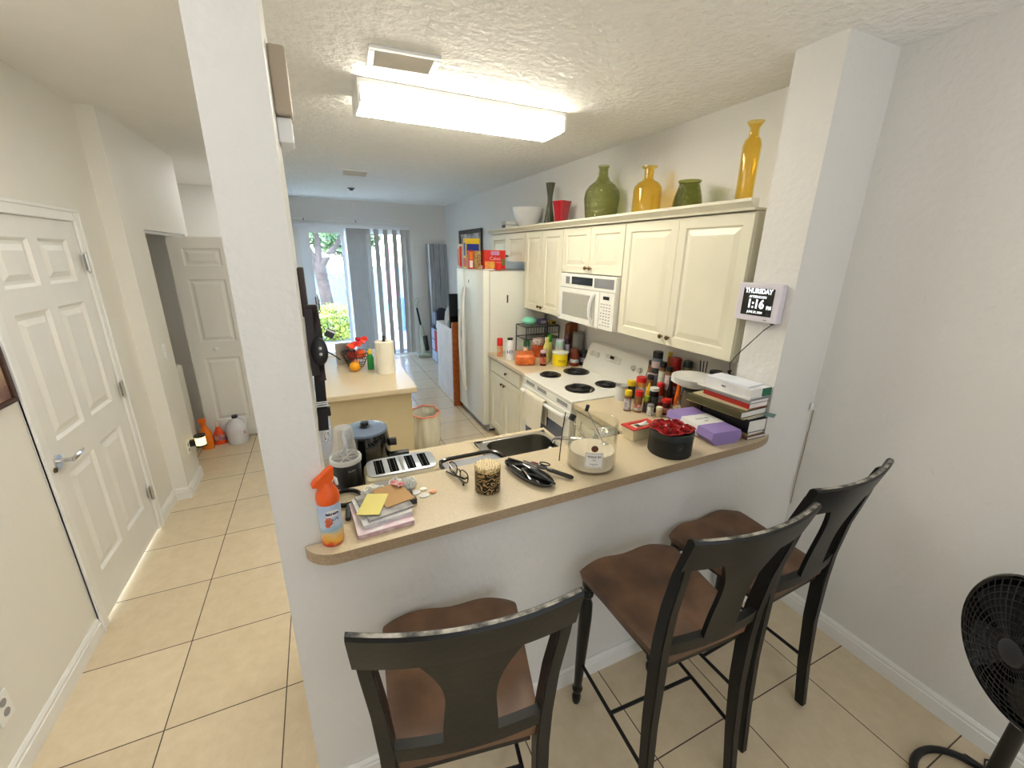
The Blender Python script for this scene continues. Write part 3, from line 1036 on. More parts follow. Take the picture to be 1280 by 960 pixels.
# front: vents, door, handle
B().box(0.0, 0.03, -0.378, 0.378, 0.84, 0.893, bev=0.003).build('vent_panel', M_white_app, t)
for y0 in (-0.33, -0.02, 0.18):
    s = B().box(-0.0006, 0.0004, y0, y0 + 0.15, 0.8535, 0.8835)
    for k in range(10):
        s.box(-0.0012, 0.0002, y0 + 0.004 + k * 0.0152, y0 + 0.008 + k * 0.0152, 0.856, 0.881)
    s.build('vent_slots', M_grey, t)
od = B().box(-0.01, 0.03, -0.378, 0.378, 0.17, 0.835, bev=0.008).build('oven_door', M_white_app, t)
B().box(-0.0125, -0.0095, -0.30, 0.30, 0.30, 0.69, bev=0.002).build('oven_window', mat('oven_glass', (96, 104, 122), 0.12, var=0.03), od)
B().tube([(-0.012, -0.34, 0.79), (-0.04, -0.335, 0.80), (-0.05, -0.29, 0.802), (-0.052, 0, 0.802), (-0.05, 0.29, 0.802), (-0.04, 0.335, 0.80), (-0.012, 0.34, 0.79)], 0.014, 10).build('handle', M_white, od, smooth=True)
B().box(-0.005, 0.03, -0.378, 0.378, 0.02, 0.16, bev=0.006).build('storage_drawer', M_white_app, t)

tw = B()
def towelf(u, v):
    y = 2.60 + u * 0.32 + 0.004 * math.sin(v * 9)
    ripple = 0.006 * math.sin(u * 17 + v * 2) * (0.3 + abs(v - 0.4))
    L = v * 0.50
    if L < 0.20:
        x, z = 1.503 + ripple * 0.3, 0.62 + L
    elif L < 0.24:
        a = (L - 0.20) / 0.04 * math.pi
        x, z = 1.48 + 0.020 * math.cos(a), 0.82 + 0.018 * math.sin(a) - 0.0
    else:
        q = L - 0.24
        x, z = 1.460 - ripple - q * 0.03, 0.82 - q * (0.95 + 0.12 * math.sin(u * 3))
    return Vector((x, y, z))
tw.grid(towelf, 24, 40)
o = tw.build('dish_towel', mat('towel_cotton', (240, 232, 212), 0.9, bump=0.6, bscale=220, var=0.03), smooth=True, ang=80)
md = o.modifiers.new('thick', 'SOLIDIFY')
md.thickness = 0.003
tag(o, 'cream dish towel hanging over the oven door handle', 'towel')

# ---------------------------------------------------------------- microwave
t = thing('microwave', 'white over-the-range microwave mounted above the stove', 'microwave', (1.895, 2.765, 1.372))
B().box(0.012, 0.365, -0.372, 0.38, 0, 0.386, bev=0.004).build('body', M_white_app, t)
tp = B().box(0, 0.02, -0.372, 0.38, 0.275, 0.386, bev=0.006).build('vent_grille', M_white_app, t)
B().box(-0.003, 0.001, -0.09, 0.20, 0.305, 0.365, bev=0.001).build('vent_opening', M_blackg, tp)
s = B().box(-0.0015, 0.001, 0.232, 0.292, 0.303, 0.362)
for k in range(11):
    s.box(-0.003, 0.001, 0.235 + k * 0.005, 0.2375 + k * 0.005, 0.305, 0.36)
s.build('vent_slots', M_grey, tp)
s = B().box(-0.0015, 0.001, -0.348, -0.112, 0.298, 0.367)
for k in range(26):
    s.box(-0.003, 0.001, -0.345 + k * 0.009, -0.341 + k * 0.009, 0.30, 0.365)
s.build('vent_slots', M_grey, tp)
md_ = door_mesh(0.575, 0.270, 0.016, [(0.045, 0.505, 0.04, 0.235)], d=0.004, a=0.008, raised=False).xf(Matrix.Translation((-0.006, 0.38, 0.002)) @ ROT_MX)
mdo = md_.build('door', M_white_app, t)
B().box(-0.0045, -0.002, -0.12, 0.33, 0.048, 0.23).build('window', mat('mw_window', (176, 172, 158), 0.25, var=0.04, vscale=90), mdo)
B().tube([(-0.005, -0.135, 0.03), (-0.03, -0.138, 0.04), (-0.05, -0.14, 0.09), (-0.055, -0.14, 0.14), (-0.05, -0.14, 0.19), (-0.03, -0.138, 0.24), (-0.005, -0.135, 0.25)], 0.012, 10).build('handle', M_white, mdo, smooth=True)
cp = B().box(-0.006, 0.012, -0.372, -0.198, 0.002, 0.272, bev=0.004).build('control_panel', M_white_app, t)
B().box(-0.008, -0.005, -0.315, -0.245, 0.222, 0.246).build('display', M_blackg, cp)
for r in range(8):
    for c in range(4):
        if r in (2, 6) and c == 3:
            continue
        B().box(-0.0075, -0.005, -0.335 + c * 0.033, -0.318 + c * 0.033, 0.185 - r * 0.022, 0.192 - r * 0.022).build('button', M_grey, cp)
B().box(-0.0075, -0.004, 0.352, 0.362, 0.02, 0.034).build('badge', M_grey, mdo)

# ---------------------------------------------------------------- refrigerator
t = thing('refrigerator', 'white side-by-side refrigerator with long curved handles', 'refrigerator', (1.50, 4.41, 0))
B().box(0.075, 0.72, -0.435, 0.435, 0.03, 1.735, bev=0.006).build('body', M_fridge, t)
B().box(0.04, 0.075, -0.42, 0.42, 0.015, 0.075).build('kick_grille', M_grey, t)
B().box(0.075, 0.72, -0.42, 0.42, 0.0, 0.03).build('foot_rail', M_dark, t)
for k, (y0, y1) in enumerate(((-0.438, 0.138), (0.143, 0.438))):
    d = B().box(0.0, 0.072, y0, y1, 0.085, 1.745, bev=0.012, seg=3).build('door', M_fridge, t, smooth=True)
    hy = y1 - 0.035 if k == 0 else y0 + 0.035
    off = 0.0
    sgn = 1 if k == 1 else -1
    pts = []
    for q in range(15):
        u = q / 14
        bow = math.sin(math.pi * u)
        pts.append((-0.008 - 0.045 * bow ** 0.6, hy + sgn * 0.05 * bow - sgn * 0.02, 0.33 + u * 1.22))
    B().tube(pts, [0.013 + 0.004 * math.sin(math.pi * q / 14) for q in range(15)], 10).build('handle', M_white, d, smooth=True)
    if k == 1:
        fr = B().box(-0.004, 0.0, 0.205, 0.395, 0.93, 1.27, bev=0.002).build('dispenser', M_grey, d)
        B().box(-0.006, -0.0035, 0.225, 0.375, 0.96, 1.17).build('dispenser_recess', M_dark, fr)
    else:
        B().box(-0.0025, 0.001, 0.0, 0.014, 1.60, 1.63).build('badge', M_dark, d)
for y in (-0.40, 0.40):
    B().box(0.03, 0.12, y - 0.03, y + 0.03, 1.7455, 1.758, bev=0.004).build('hinge_cover', M_white, t)
o = B().box(1.76, 1.775, 3.967, 3.9745, 1.42, 1.50, bev=0.002).build('fridge_magnet', M_dark)
tag(o, 'thin dark clip stuck on the side of the refrigerator', 'magnet')


def carton(name, label, cat, x, y, z, w, d, h, m, rz=0, group=None, prints=(), parts=()):
    t = thing(name, label, cat, (x, y, z), rz, group)
    B().box(-w / 2, w / 2, -d / 2, d / 2, 0, h, bev=min(0.002, w / 8, d / 8)).build('carton', m, t)
    for nm, (x0, x1, z0, z1), pm, fc in prints:
        # fc: 'f' front (-y), 'l' left (-x)
        if fc == 'f':
            B().box(x0 * w / 2, x1 * w / 2, -d / 2 - 0.0012, -d / 2 + 0.0005, z0 * h, z1 * h).build(nm, pm, t)
        else:
            B().box(-w / 2 - 0.0012, -w / 2 + 0.0005, x0 * d / 2, x1 * d / 2, z0 * h, z1 * h).build(nm, pm, t)
    return t


m_yel = mat('print_yellow', (236, 200, 40), 0.5)
m_blue = mat('print_blue', (24, 52, 150), 0.5)
m_or = mat('print_orange', (238, 132, 40), 0.5)
m_redb = mat('box_red', (222, 44, 34), 0.45)
m_tan = mat('box_tan', (206, 178, 110), 0.55, rgb2=(150, 110, 70), vscale=40)
t = carton('cereal_box', 'tall yellow and blue cereal box on the refrigerator against the wall picture', 'cereal box', 1.60, 4.60, 1.7455, 0.16, 0.10, 0.315, m_yel, 0, None,
           [('blue_print', (-0.6, 0.5, 0.42, 0.85), m_blue, 'l'), ('red_print', (-0.95, 0.9, 0.05, 0.35), m_redb, 'l'), ('blue_band', (-0.9, 0.9, 0.35, 0.82), m_blue, 'f')])
lettering('kellogg', 0.03, M_white, t, Matrix.Translation((0, -0.1535, 0.20)) @ facing(R_(-90))) if False else None
carton('snack_box', 'narrow white and red box at the left end of the refrigerator top', 'box', 1.535, 4.80, 1.745, 0.05, 0.05, 0.26, M_paper, 0, None, [('red_stripe', (-0.8, 0.2, 0.05, 0.9), m_redb, 'f'), ('red_side', (-0.8, 0.8, 0.1, 0.8), m_redb, 'l')])
carton('snack_box', 'slim orange and white snack box in front of the cereal box', 'box', 1.515, 4.40, 1.7585 - 0.0135, 0.05, 0.06, 0.19, m_redb, 0, None, [('orange_print', (-0.7, 0.7, 0.5, 0.92), m_or, 'f'), ('cream_print', (-0.7, 0.7, 0.08, 0.46), M_paper, 'f')])
carton('cracker_box', 'tan patterned cracker box between the orange box and big red box', 'box', 1.575, 4.365, 1.745, 0.06, 0.10, 0.185, m_tan, 0, None, [('dark_print', (-0.6, 0.6, 0.15, 0.8), mat('print_brown', (110, 70, 40), 0.5, rgb2=(190, 160, 90), vscale=60), 'f')])
t = carton('pastry_box', 'wide bright red snack box with donut picture on top of the refrigerator', 'box', 1.74, 4.28, 1.745, 0.24, 0.07, 0.195, m_redb, 0, None, [('yellow_print', (-0.95, -0.05, 0.05, 0.42), mat('donut_print', (246, 190, 90), 0.5, rgb2=(230, 140, 60), vscale=40), 'f'), ('brown_print', (-0.02, 0.55, 0.05, 0.36), mat('print_brown', (110, 70, 40), 0.5), 'f'), ('green_print', (0.6, 0.97, 0.22, 0.55), mat('print_olive', (120, 120, 70), 0.5), 'f'), ('lilac_print', (-0.4, 0.4, 0.74, 0.95), mat('print_lilac', (214, 150, 190), 0.5), 'f')])
lettering('Cakes', 0.05, mat('print_pink', (250, 190, 200), 0.5), t, Matrix.Translation((0.0, -0.0365, 0.11)) @ facing(R_(-90)))
t = thing('snack_jar', 'little red snack cup at the right front corner of the refrigerator top', 'jar', (1.70, 4.06, 1.745))
B().lathe([(0.024, 0), (0.03, 0.004), (0.034, 0.07), (0, 0.07)], seg=20).build('cup', m_redb, t, smooth=True)
B().cyl((0, 0, 0.07), (0, 0, 0.078), 0.035).build('lid', mat('pink_lid', (240, 120, 110), 0.4), t)

t = thing('wall_picture', 'dark framed picture on the right wall behind the boxes on the refrigerator', 'picture', (2.262, 6.53, 2.01))
s = B()
for a in ((-0.53, 0.53, -0.27, -0.21), (-0.53, 0.53, 0.19, 0.25), (-0.53, -0.47, -0.21, 0.19), (0.47, 0.53, -0.21, 0.19)):
    s.box(-0.03, 0, *a, bev=0.004)
s.build('frame', mat('espresso_frame', (48, 40, 38), 0.4), t)
B().box(-0.012, -0.002, -0.47, 0.47, -0.21, 0.19).build('print', mat('poster', (214, 210, 200), 0.6, rgb2=(120, 110, 110), vscale=7), t)

# ---------------------------------------------------------------- things above the cabinets
ZT = 2.1312
M_olive = clear('olive_glass', (228, 230, 200), 0.08, 1.5, bump=0.6, bscale=55)
M_olive2 = clear('olive_glass_plain', (200, 204, 160), 0.08, 1.5)
M_amber = clear('amber_glass', (254, 241, 186), 0.06, 1.5)


def vase(name, label, cat, prof, x, y, z, m, sx=1, sy=1, seg=36, wall=0.006, group=None, dimple=0.0):
    """hollow: outer profile then inner profile"""
    inner = [(max(r - wall, 0.002), zz if i else zz + wall) for i, (r, zz) in enumerate(prof)]
    pf = [(0, prof[0][1])] + prof + list(reversed(inner)) + [(0, prof[0][1] + wall)]
    if dimple:
        q = []
        for (r0, z0), (r1, z1) in zip(pf[:-1], pf[1:]):
            n = max(1, int(abs(z1 - z0) / 0.006))
            q += [(r0 + (r1 - r0) * k / n, z0 + (z1 - z0) * k / n) for k in range(n)]
        pf = q + [pf[-1]]
        seg = 120
    b = B().lathe(pf, seg=seg, sx=sx, sy=sy)
    if dimple:
        for v in b.bm.verts:
            if 0.012 < v.co.z < 0.235:
                a = math.atan2(v.co.y, v.co.x)
                k = 1 - dimple * max(0, math.sin(a * 20 + (math.pi if int(v.co.z / 0.024) % 2 else 0)) * math.sin((v.co.z % 0.024) / 0.024 * math.pi)) * (1 if v.co.xy.length > 0 else 0)
                v.co.x *= k
                v.co.y *= k
    o = b.build(name, m, smooth=True)
    tag(o, label, cat, group, (x, y, z))
    return o


vase('demijohn_vase', 'large dark green demijohn bottle with dimpled pattern on the cabinets', 'vase',
     [(0.10, 0), (0.115, 0.01), (0.125, 0.08), (0.138, 0.20), (0.13, 0.25), (0.10, 0.29), (0.055, 0.325), (0.038, 0.36), (0.036, 0.40), (0.038, 0.415), (0.042, 0.418), (0.042, 0.43)], 2.105, 2.93, ZT, M_olive, dimple=0.035)
vase('amber_bottle_vase', 'squat wide amber glass bottle with short neck on the cabinets', 'vase',
     [(0.088, 0), (0.094, 0.008), (0.094, 0.19), (0.09, 0.215), (0.07, 0.24), (0.042, 0.255), (0.031, 0.27), (0.031, 0.325), (0.05, 0.335), (0.05, 0.342)], 2.10, 2.409, ZT, M_amber)
vase('green_jar_vase', 'low dark green textured jar between the two amber vases', 'vase',
     [(0.085, 0), (0.09, 0.008), (0.088, 0.06), (0.078, 0.12), (0.062, 0.175), (0.058, 0.19), (0.066, 0.198), (0.066, 0.206)], 2.10, 2.046, ZT, clear('moss_glass', (208, 212, 160), 0.1, 1.5, bump=0.8, bscale=80))
vase('tall_amber_vase', 'tall slender amber glass vase nearest the right pillar', 'vase',
     [(0.040, 0), (0.044, 0.008), (0.041, 0.10), (0.042, 0.22), (0.043, 0.30), (0.036, 0.325), (0.023, 0.34), (0.021, 0.375), (0.036, 0.40), (0.04, 0.405)], 2.035, 1.611, ZT, M_amber)
# twisted olive vase
s = B()
nn = 11
pf = [(0.052, 0), (0.05, 0.04), (0.04, 0.12), (0.028, 0.20), (0.021, 0.25), (0.022, 0.29), (0.032, 0.36), (0.041, 0.415)]
rings = []
for r, z in pf:
    ring = []
    for k in range(44):
        a = 2 * math.pi * k / 44
        rr = r * (1 + 0.09 * math.cos(11 * (a + z * 1.5)))
        ring.append(s.bm.verts.new((rr * math.cos(a), rr * math.sin(a), z)))
    rings.append(ring)
for a, b in zip(rings[:-1], rings[1:]):
    for k in range(44):
        s.bm.faces.new((a[k], a[(k + 1) % 44], b[(k + 1) % 44], b[k]))
s.bm.faces.new(rings[0])
o = s.build('ribbed_vase', mat('dark_olive', (66, 68, 42), 0.25, var=0.1), smooth=True)
tag(o, 'dark olive ribbed vase with pinched waist beside the red vase', 'vase', None, (2.095, 3.742, ZT))
s = B()
pf = [(0.042, 0), (0.044, 0.02), (0.050, 0.10), (0.058, 0.18), (0.070, 0.235), (0.066, 0.235), (0.055, 0.17), (0.046, 0.09), (0.04, 0.01)]
rings = []
for r, z in pf:
    rings.append([s.bm.verts.new((x * r / 0.06, y * r / 0.06, z)) for x, y in rrect(0.12, 0.12, 0.02, 4)])
for a, b in zip(rings[:-1], rings[1:]):
    for k in range(len(a)):
        j = (k + 1) % len(a)
        s.bm.faces.new((a[k], a[j], b[j], b[k]))
s.bm.faces.new(rings[0])
s.bm.faces.new(rings[-1])
o = s.build('red_vase', mat('red_ceramic', (176, 22, 36), 0.2, coat=0.4), smooth=True)
tag(o, 'small square red vase on the cabinets beside the olive vase', 'vase', None, (2.095, 3.52, ZT), 0.3)
# white bowl, books
o = vase('white_bowl', 'large white bowl on top of the cabinets above the refrigerator', 'bowl',
         [(0.05, 0), (0.055, 0.01), (0.09, 0.05), (0.135, 0.13), (0.16, 0.215), (0.163, 0.235)], 2.095, 4.22, ZT, mat('white_ceramic', (232, 232, 232), 0.15, coat=0.3))


def book(label, x, y, z, w, d, h, rz, cover, name='book', pages=True, group=None, pagem=None, cat='book', spine='-x', th=0.002, lean=None):
    t = thing(name, label, cat, (x, y, z), rz, group)
    s = B().box(-w / 2, w / 2, -d / 2, d / 2, 0, th).box(-w / 2, w / 2, -d / 2, d / 2, h - th, h)
    if spine == '-x':
        s.box(-w / 2, -w / 2 + th, -d / 2, d / 2, th, h - th)
    else:
        s.box(-w / 2, w / 2, -d / 2, -d / 2 + th, th, h - th)
    s.build('cover', cover, t)
    e = min(0.004, w * 0.1)
    B().box(-w / 2 + th, w / 2 - e, -d / 2 + e, d / 2 - e, th, h - th).build('pages', pagem or M_paper, t)
    return t


book('flat book with red cover on the cabinet end above the refrigerator', 2.08, 4.66, ZT, 0.22, 0.16, 0.03, 0.1, mat('book_red', (190, 40, 60), 0.5))
book('thick dark book with pale pages resting beside the white bowl', 2.05, 4.50, ZT + 0.0305, 0.20, 0.15, 0.05, -0.15, mat('book_dark', (40, 34, 34), 0.5))
b_ = book('pale grey book topmost of the three beside the white bowl', 2.05, 4.51, ZT + 0.081, 0.20, 0.15, 0.035, -0.05, mat('book_pale', (206, 202, 194), 0.5))
# ---------------------------------------------------------------- kitchen island
t = thing('kitchen_island', 'beige kitchen island with laminate top in the middle of the kitchen', 'kitchen island', (0.27, 3.80, 0))
B().box(-0.30, 0.30, -0.70, 0.72, 0.08, 0.874, bev=0.003).box(-0.27, 0.27, -0.67, 0.69, 0, 0.08).build('body', mat('island_beige', (208, 192, 154), 0.5, var=0.03), t)
B().prism(rrect(0.67, 1.50, 0.02, 4, 0.005, 0.0), 0.875, 0.914, bev=0.004).build('top', M_lam, t)

# island things
ZI = 0.9145
t = thing('paper_towel_roll', 'tall paper towel roll standing on the island', 'paper towel', (0.45, 3.56, ZI))
B().lathe([(0.075, 0), (0.078, 0.004), (0.078, 0.27), (0.075, 0.274), (0.022, 0.274), (0.022, 0.26), (0, 0.26)], seg=32).build('roll', mat('towel_paper', (242, 236, 216), 0.9, bump=0.2, bscale=120), t, smooth=True)
B().cyl((0, 0, 0.26), (0, 0, 0.30), 0.012, seg=12).sph((0, 0, 0.31), 0.015, 12, 8).build('holder_tip', M_dark, t)

t = thing('wire_fruit_basket', 'round black wire fruit basket on the island', 'basket', (0.235, 3.87, ZI))
s = B()
for r, z in ((0.065, 0.004), (0.085, 0.05), (0.11, 0.10), (0.12, 0.13)):
    s.tube([(r * math.cos(k / 20 * 2 * math.pi), r * math.sin(k / 20 * 2 * math.pi), z) for k in range(20)], 0.003, 6, closed=True)
for k in range(12):
    a = k / 12 * 2 * math.pi
    s.tube([(r * math.cos(a), r * math.sin(a), z) for r, z in ((0.065, 0.004), (0.085, 0.05), (0.11, 0.10), (0.12, 0.13))], 0.0025, 6)
s.build('basket', M_black, t)
for (x, y, z, r, c, nm, lab, cat) in (
        (0.20, 3.84, 1.02, 0.042, (150, 40, 40), 'apple', 'dark red apple at the left rim of the wire basket', 'apple'),
        (0.275, 3.85, 1.03, 0.045, (236, 90, 40), 'tomato', 'orange-red tomato at the right of the wire basket', 'tomato'),
        (0.228, 3.925, 1.02, 0.036, (120, 30, 34), 'apple', 'deep red apple at the back of the wire basket', 'apple'),
        (0.23, 3.86, 0.955, 0.036, (240, 150, 120), 'peach', 'pink peach low in the wire basket', 'peach')):
    t = thing(nm, lab, cat, (x, y, z))
    B().lathe([(0, -r * 0.88), (r * 0.5, -r * 0.85), (r * 0.9, -r * 0.45), (r, 0.05 * r), (r * 0.9, r * 0.5), (r * 0.5, r * 0.85), (r * 0.15, r * 0.78), (0, r * 0.7)], seg=20).build('fruit', mat('fruit_%d_%d' % (c[0], c[1]), c, 0.3, var=0.08), t, smooth=True)
    B().cyl((0, 0, r * 0.68), (0.002, 0, r * 1.1), 0.002, seg=6).build('stem', mat('stem_brown', (90, 70, 40), 0.7), t)
t = thing('snack_bag', 'crumpled orange-red snack bag lying on the fruit basket', 'bag', (0.255, 3.82, 1.05), R_(20))
s = B()
s.grid(lambda u, v: Vector(((u - 0.5) * 0.17, (v - 0.5) * 0.10 + 0.01 * math.sin(u * 9), 0.045 + 0.03 * math.sin(math.pi * v) + 0.06 * u + 0.008 * math.sin(u * 23 + v * 11))), 18, 10, th=(0.0, 0, -0.004))
s.build('bag', mat('foil_orange', (240, 86, 30), 0.25, rgb2=(220, 40, 40), vscale=14, coat=0.4), t, smooth=True)
B().box(-0.01, 0.03, -0.02, 0.02, 0.105, 0.135, bev=0.008).build('bow', mat('crimson', (200, 20, 50), 0.4), t)
t = thing('orange_fruit', 'single orange on the island in front of the basket', 'orange', (0.212, 3.70, ZI + 0.042))
B().sph((0, 0, 0), (0.047, 0.047, 0.042), 20, 14).build('fruit', mat('orange_peel', (244, 168, 24), 0.4, bump=0.2, bscale=200), t, smooth=True)
B().cyl((0, 0, 0.040), (0, 0, 0.044), 0.004, seg=8).build('stem', mat('stem_green', (110, 110, 40), 0.7), t)
t = thing('yellow_green_bottle', 'green and yellow squeeze bottle between basket and paper towel', 'bottle', (0.345, 3.72, ZI))
B().lathe([(0, 0), (0.026, 0), (0.028, 0.01), (0.028, 0.11), (0.014, 0.14), (0, 0.14)], seg=18).build('body', mat('bottle_green', (40, 150, 70), 0.3), t, smooth=True)
B().lathe([(0.015, 0.14), (0.016, 0.165), (0.006, 0.185), (0, 0.186)], seg=14).build('cap', m_yel, t, smooth=True)
t = thing('napkin_holder', 'plain grey metal napkin holder behind the basket on the island', 'holder', (0.16, 3.99, ZI), 0.1)
B().box(-0.08, 0.08, -0.002, 0.002, 0, 0.19, bev=0.001).box(-0.08, 0.08, 0.038, 0.042, 0, 0.19, bev=0.001).box(-0.08, 0.08, -0.002, 0.042, 0, 0.003).build('frame', M_steel, t)
B().box(-0.075, 0.075, 0.003, 0.037, 0.004, 0.17).build('napkins', M_paper, t)
o = B().prism(rrect(0.10, 0.14, 0.01), 0, 0.012, bev=0.003).build('notebook', M_white)
tag(o, 'small white notepad at the far left of the island top', 'notepad', None, (0.03, 4.40, ZI), 0.3)
o = B().lathe([(0, 0), (0.05, 0), (0.06, 0.012), (0.062, 0.02), (0.055, 0.02), (0.048, 0.006), (0, 0.006)], seg=28).build('saucer', mat('lilac_ceramic', (206, 190, 206), 0.3), smooth=True)
tag(o, 'small lilac saucer beside the notepad at the far end of the island', 'saucer', None, (0.15, 4.36, ZI))

# trash bag beside island
t = thing('trash_bag', 'white kitchen trash bag with pink drawstring open beside the island', 'trash bag', (0.80, 3.72, 0))
s = B()
def bagf(u, v):
    a = u * 2 * math.pi
    r = (0.10 + 0.035 * math.sin(min(1, v * 1.2) * math.pi * 0.8) + 0.01 * v)
    wr = 1 + 0.06 * math.sin(a * 7 + v * 3) * (0.4 + v) + 0.03 * math.sin(a * 13)
    return Vector((r * wr * math.cos(a), r * wr * 0.9 * math.sin(a), 0.002 + v * 0.44 + 0.02 * math.sin(a) * v))
s.grid(bagf, 56, 14)
bmesh.ops.remove_doubles(s.bm, verts=s.bm.verts[:], dist=1e-4)
b = s.build('bag', mat('bag_plastic', (232, 230, 214), 0.35, var=0.03), t, smooth=True, ang=70)
s = B()
s.tube([tuple(bagf(k / 40, 1.0) + Vector((0, 0, 0.003))) for k in range(40)], 0.008, 6, closed=True)
s.build('drawstring', mat('salmon_tape', (240, 150, 128), 0.45), t, smooth=True)
B().sph((0, 0, 0.14), (0.09, 0.08, 0.13), 16, 10).build('contents', mat('trash_paper', (200, 196, 180), 0.8, var=0.1, vscale=30), t, smooth=True)

# ---------------------------------------------------------------- far end of the room
t = thing('side_cabinet', 'white side cabinet with brown wooden end panel past the refrigerator', 'cabinet', (1.50, 5.30, 0))
B().box(0.0, 0.70, -0.36, 0.60, 0.0, 0.97, bev=0.004).build('body', mat('cab_white', (236, 226, 218), 0.45), t)
B().box(-0.06, 0.72, -0.40, -0.362, 0.0, 1.09, bev=0.006).build('end_panel', mat('orange_wood', (176, 98, 44), 0.35, rgb2=(146, 76, 32), vscale=20), t)
o = B().box(-0.025, 0.30, -0.02, 0.02, 0, 0.44, bev=0.004).build('black_monitor', M_blackg)
tag(o, 'thin black screen standing edge-on upon the side cabinet', 'screen', None, (1.52, 5.20, 0.9715))
for x, y, c, r, h, lab in ((1.56, 5.42, (226, 230, 240), 0.07, 0.26, 'crumpled white plastic bag on the side cabinet'), (1.54, 5.32, (70, 150, 60), 0.035, 0.10, 'green packet on the side cabinet beside the screen'), (1.50 + 0.03, 5.26, (150, 160, 180), 0.03, 0.14, 'small blue-grey bottle on the side cabinet edge')):
    s = B().lathe([(0, 0), (r * 0.9, 0), (r, h * 0.3), (r * 0.8, h * 0.7), (r * 0.35, h * 0.95), (0, h)], seg=18)
    for v in s.bm.verts:
        v.co += Vector((noise.noise(v.co * 30), noise.noise(v.co * 30 + Vector((5, 0, 0))), 0)) * r * 0.25
    o = s.build('plastic_bag' if r > .06 else ('packet' if r > .032 else 'bottle'), mat('goods_%d' % c[0], c, 0.4), smooth=True)
    tag(o, lab, 'bag' if r > .06 else ('packet' if r > .032 else 'bottle'), None, (x, y, 0.9715))

t = thing('storage_drawers', 'blue-white plastic storage drawer tower near the sliding door', 'drawer tower', (1.93, 7.30, 0))
B().box(-0.12, 0.20, -0.18, 0.18, 0, 0.62, bev=0.004).build('frame', mat('navy_frame', (36, 44, 70), 0.4), t)
for k in range(3):
    B().box(-0.13, -0.118, -0.165, 0.165, 0.02 + k * 0.20, 0.20 + k * 0.20, bev=0.003).build('drawer', mat('ice_blue', (196, 208, 232), 0.35), t)
    B().box(-0.125, 0.15, -0.188, -0.178, 0.02 + k * 0.20, 0.20 + k * 0.20, bev=0.003).build('side_panel', mat('ice_blue', (196, 208, 232), 0.35) if k > 0 else M_black, t)
t = thing('backpack', 'dark navy backpack heaped on the storage drawers', 'backpack', (1.96, 7.32, 0.622))
s = B().sph((0, 0, 0.17), (0.14, 0.13, 0.18), 20, 14)
for v in s.bm.verts:
    v.co.z = max(v.co.z, 0.0)
    v.co += Vector((noise.noise(v.co * 9), 0, 0)) * 0.02
s.build('body', mat('navy_fabric', (28, 30, 48), 0.8, bump=0.3, bscale=90), t, smooth=True)
B().box(-0.15, -0.11, -0.12, 0.05, 0.06, 0.28, bev=0.02).build('front_pocket', mat('slate_fabric', (130, 140, 160), 0.7), t)
t = thing('cloth_bundle', 'pale folded cloth bundle on the storage drawers beside the backpack', 'cloth', (1.86, 7.16, 0.622))
B().sph((0, -0.0, 0.05), (0.05, 0.035, 0.05), 14, 10).build('bundle', mat('pale_cloth', (220, 224, 236), 0.8), t, smooth=True)
o = B().grid(lambda u, v: Vector((1.79 - 0.004 * math.sin(u * 14), 7.105 - 0.02 + u * 0.13 - 0.06, 0.60 - v * 0.36)), 10, 4, th=(-0.01, 0, 0)).build('red_bag', mat('red_cloth', (190, 30, 40), 0.7), smooth=True)
tag(o, 'red cloth bag hanging on the front of the storage drawers', 'bag')

# vacuum
t = thing('upright_vacuum', 'pale green and black upright vacuum by the sliding door', 'vacuum cleaner', (1.74, 7.80, 0))
m_vg = mat('vacuum_green', (206, 216, 200), 0.35)
B().prism(rrect(0.26, 0.20, 0.03, 4, -0.03, -0.04), 0.0, 0.07, bev=0.012).build('floor_head', m_vg, t)
B().tube([(0, 0.0, 0.06), (-0.03, 0.01, 0.35), (-0.05, 0.02, 0.60)], [0.07, 0.06, 0.035], 14).build('body', m_vg, t, smooth=True)
B().tube([(0.03, -0.05, 0.12), (0.0, -0.05, 0.40)], [0.045, 0.045], 14).build('dust_cup', mat('smoky_plastic', (60, 60, 58), 0.2), t, smooth=True)
B().tube([(-0.05, 0.02, 0.58), (-0.11, 0.03, 0.92)], 0.018, 10).build('wand', M_black, t, smooth=True)
B().tube([(-0.105, 0.03, 0.90), (-0.16, 0.03, 1.00), (-0.16, 0.03, 1.06), (-0.10, 0.03, 1.10), (-0.06, 0.03, 1.09), (-0.10, 0.03, 0.99), (-0.11, 0.03, 0.92)], 0.012, 8).build('handle_grip', m_vg, t, smooth=True)

# leaning corrugated panels in the corner
t = thing('storm_panels', 'stack of corrugated aluminium storm panels leaning in the back right corner', 'metal panels', (2.07, 7.86, 0))
m_cor = mat('galvanised', (176, 180, 186), 0.35, metal=0.6, var=0.08, vscale=5)
for q in range(3):
    s = B()
    prof = []
    for k in range(4):
        x = -0.19 + k * 0.10
        prof += [(x, 0.0), (x + 0.03, 0.0), (x + 0.045, -0.03), (x + 0.07, -0.03), (x + 0.085, 0.0)]
    s.grid(lambda u, v, P=prof, q=q: Vector((P[round(u * (len(P) - 1))][0], P[round(u * (len(P) - 1))][1] + 0.10 * v - q * 0.012, v * 2.06)), len(prof) - 1, 1, th=(0, -0.003, 0))
    s.build('panel', m_cor, t)

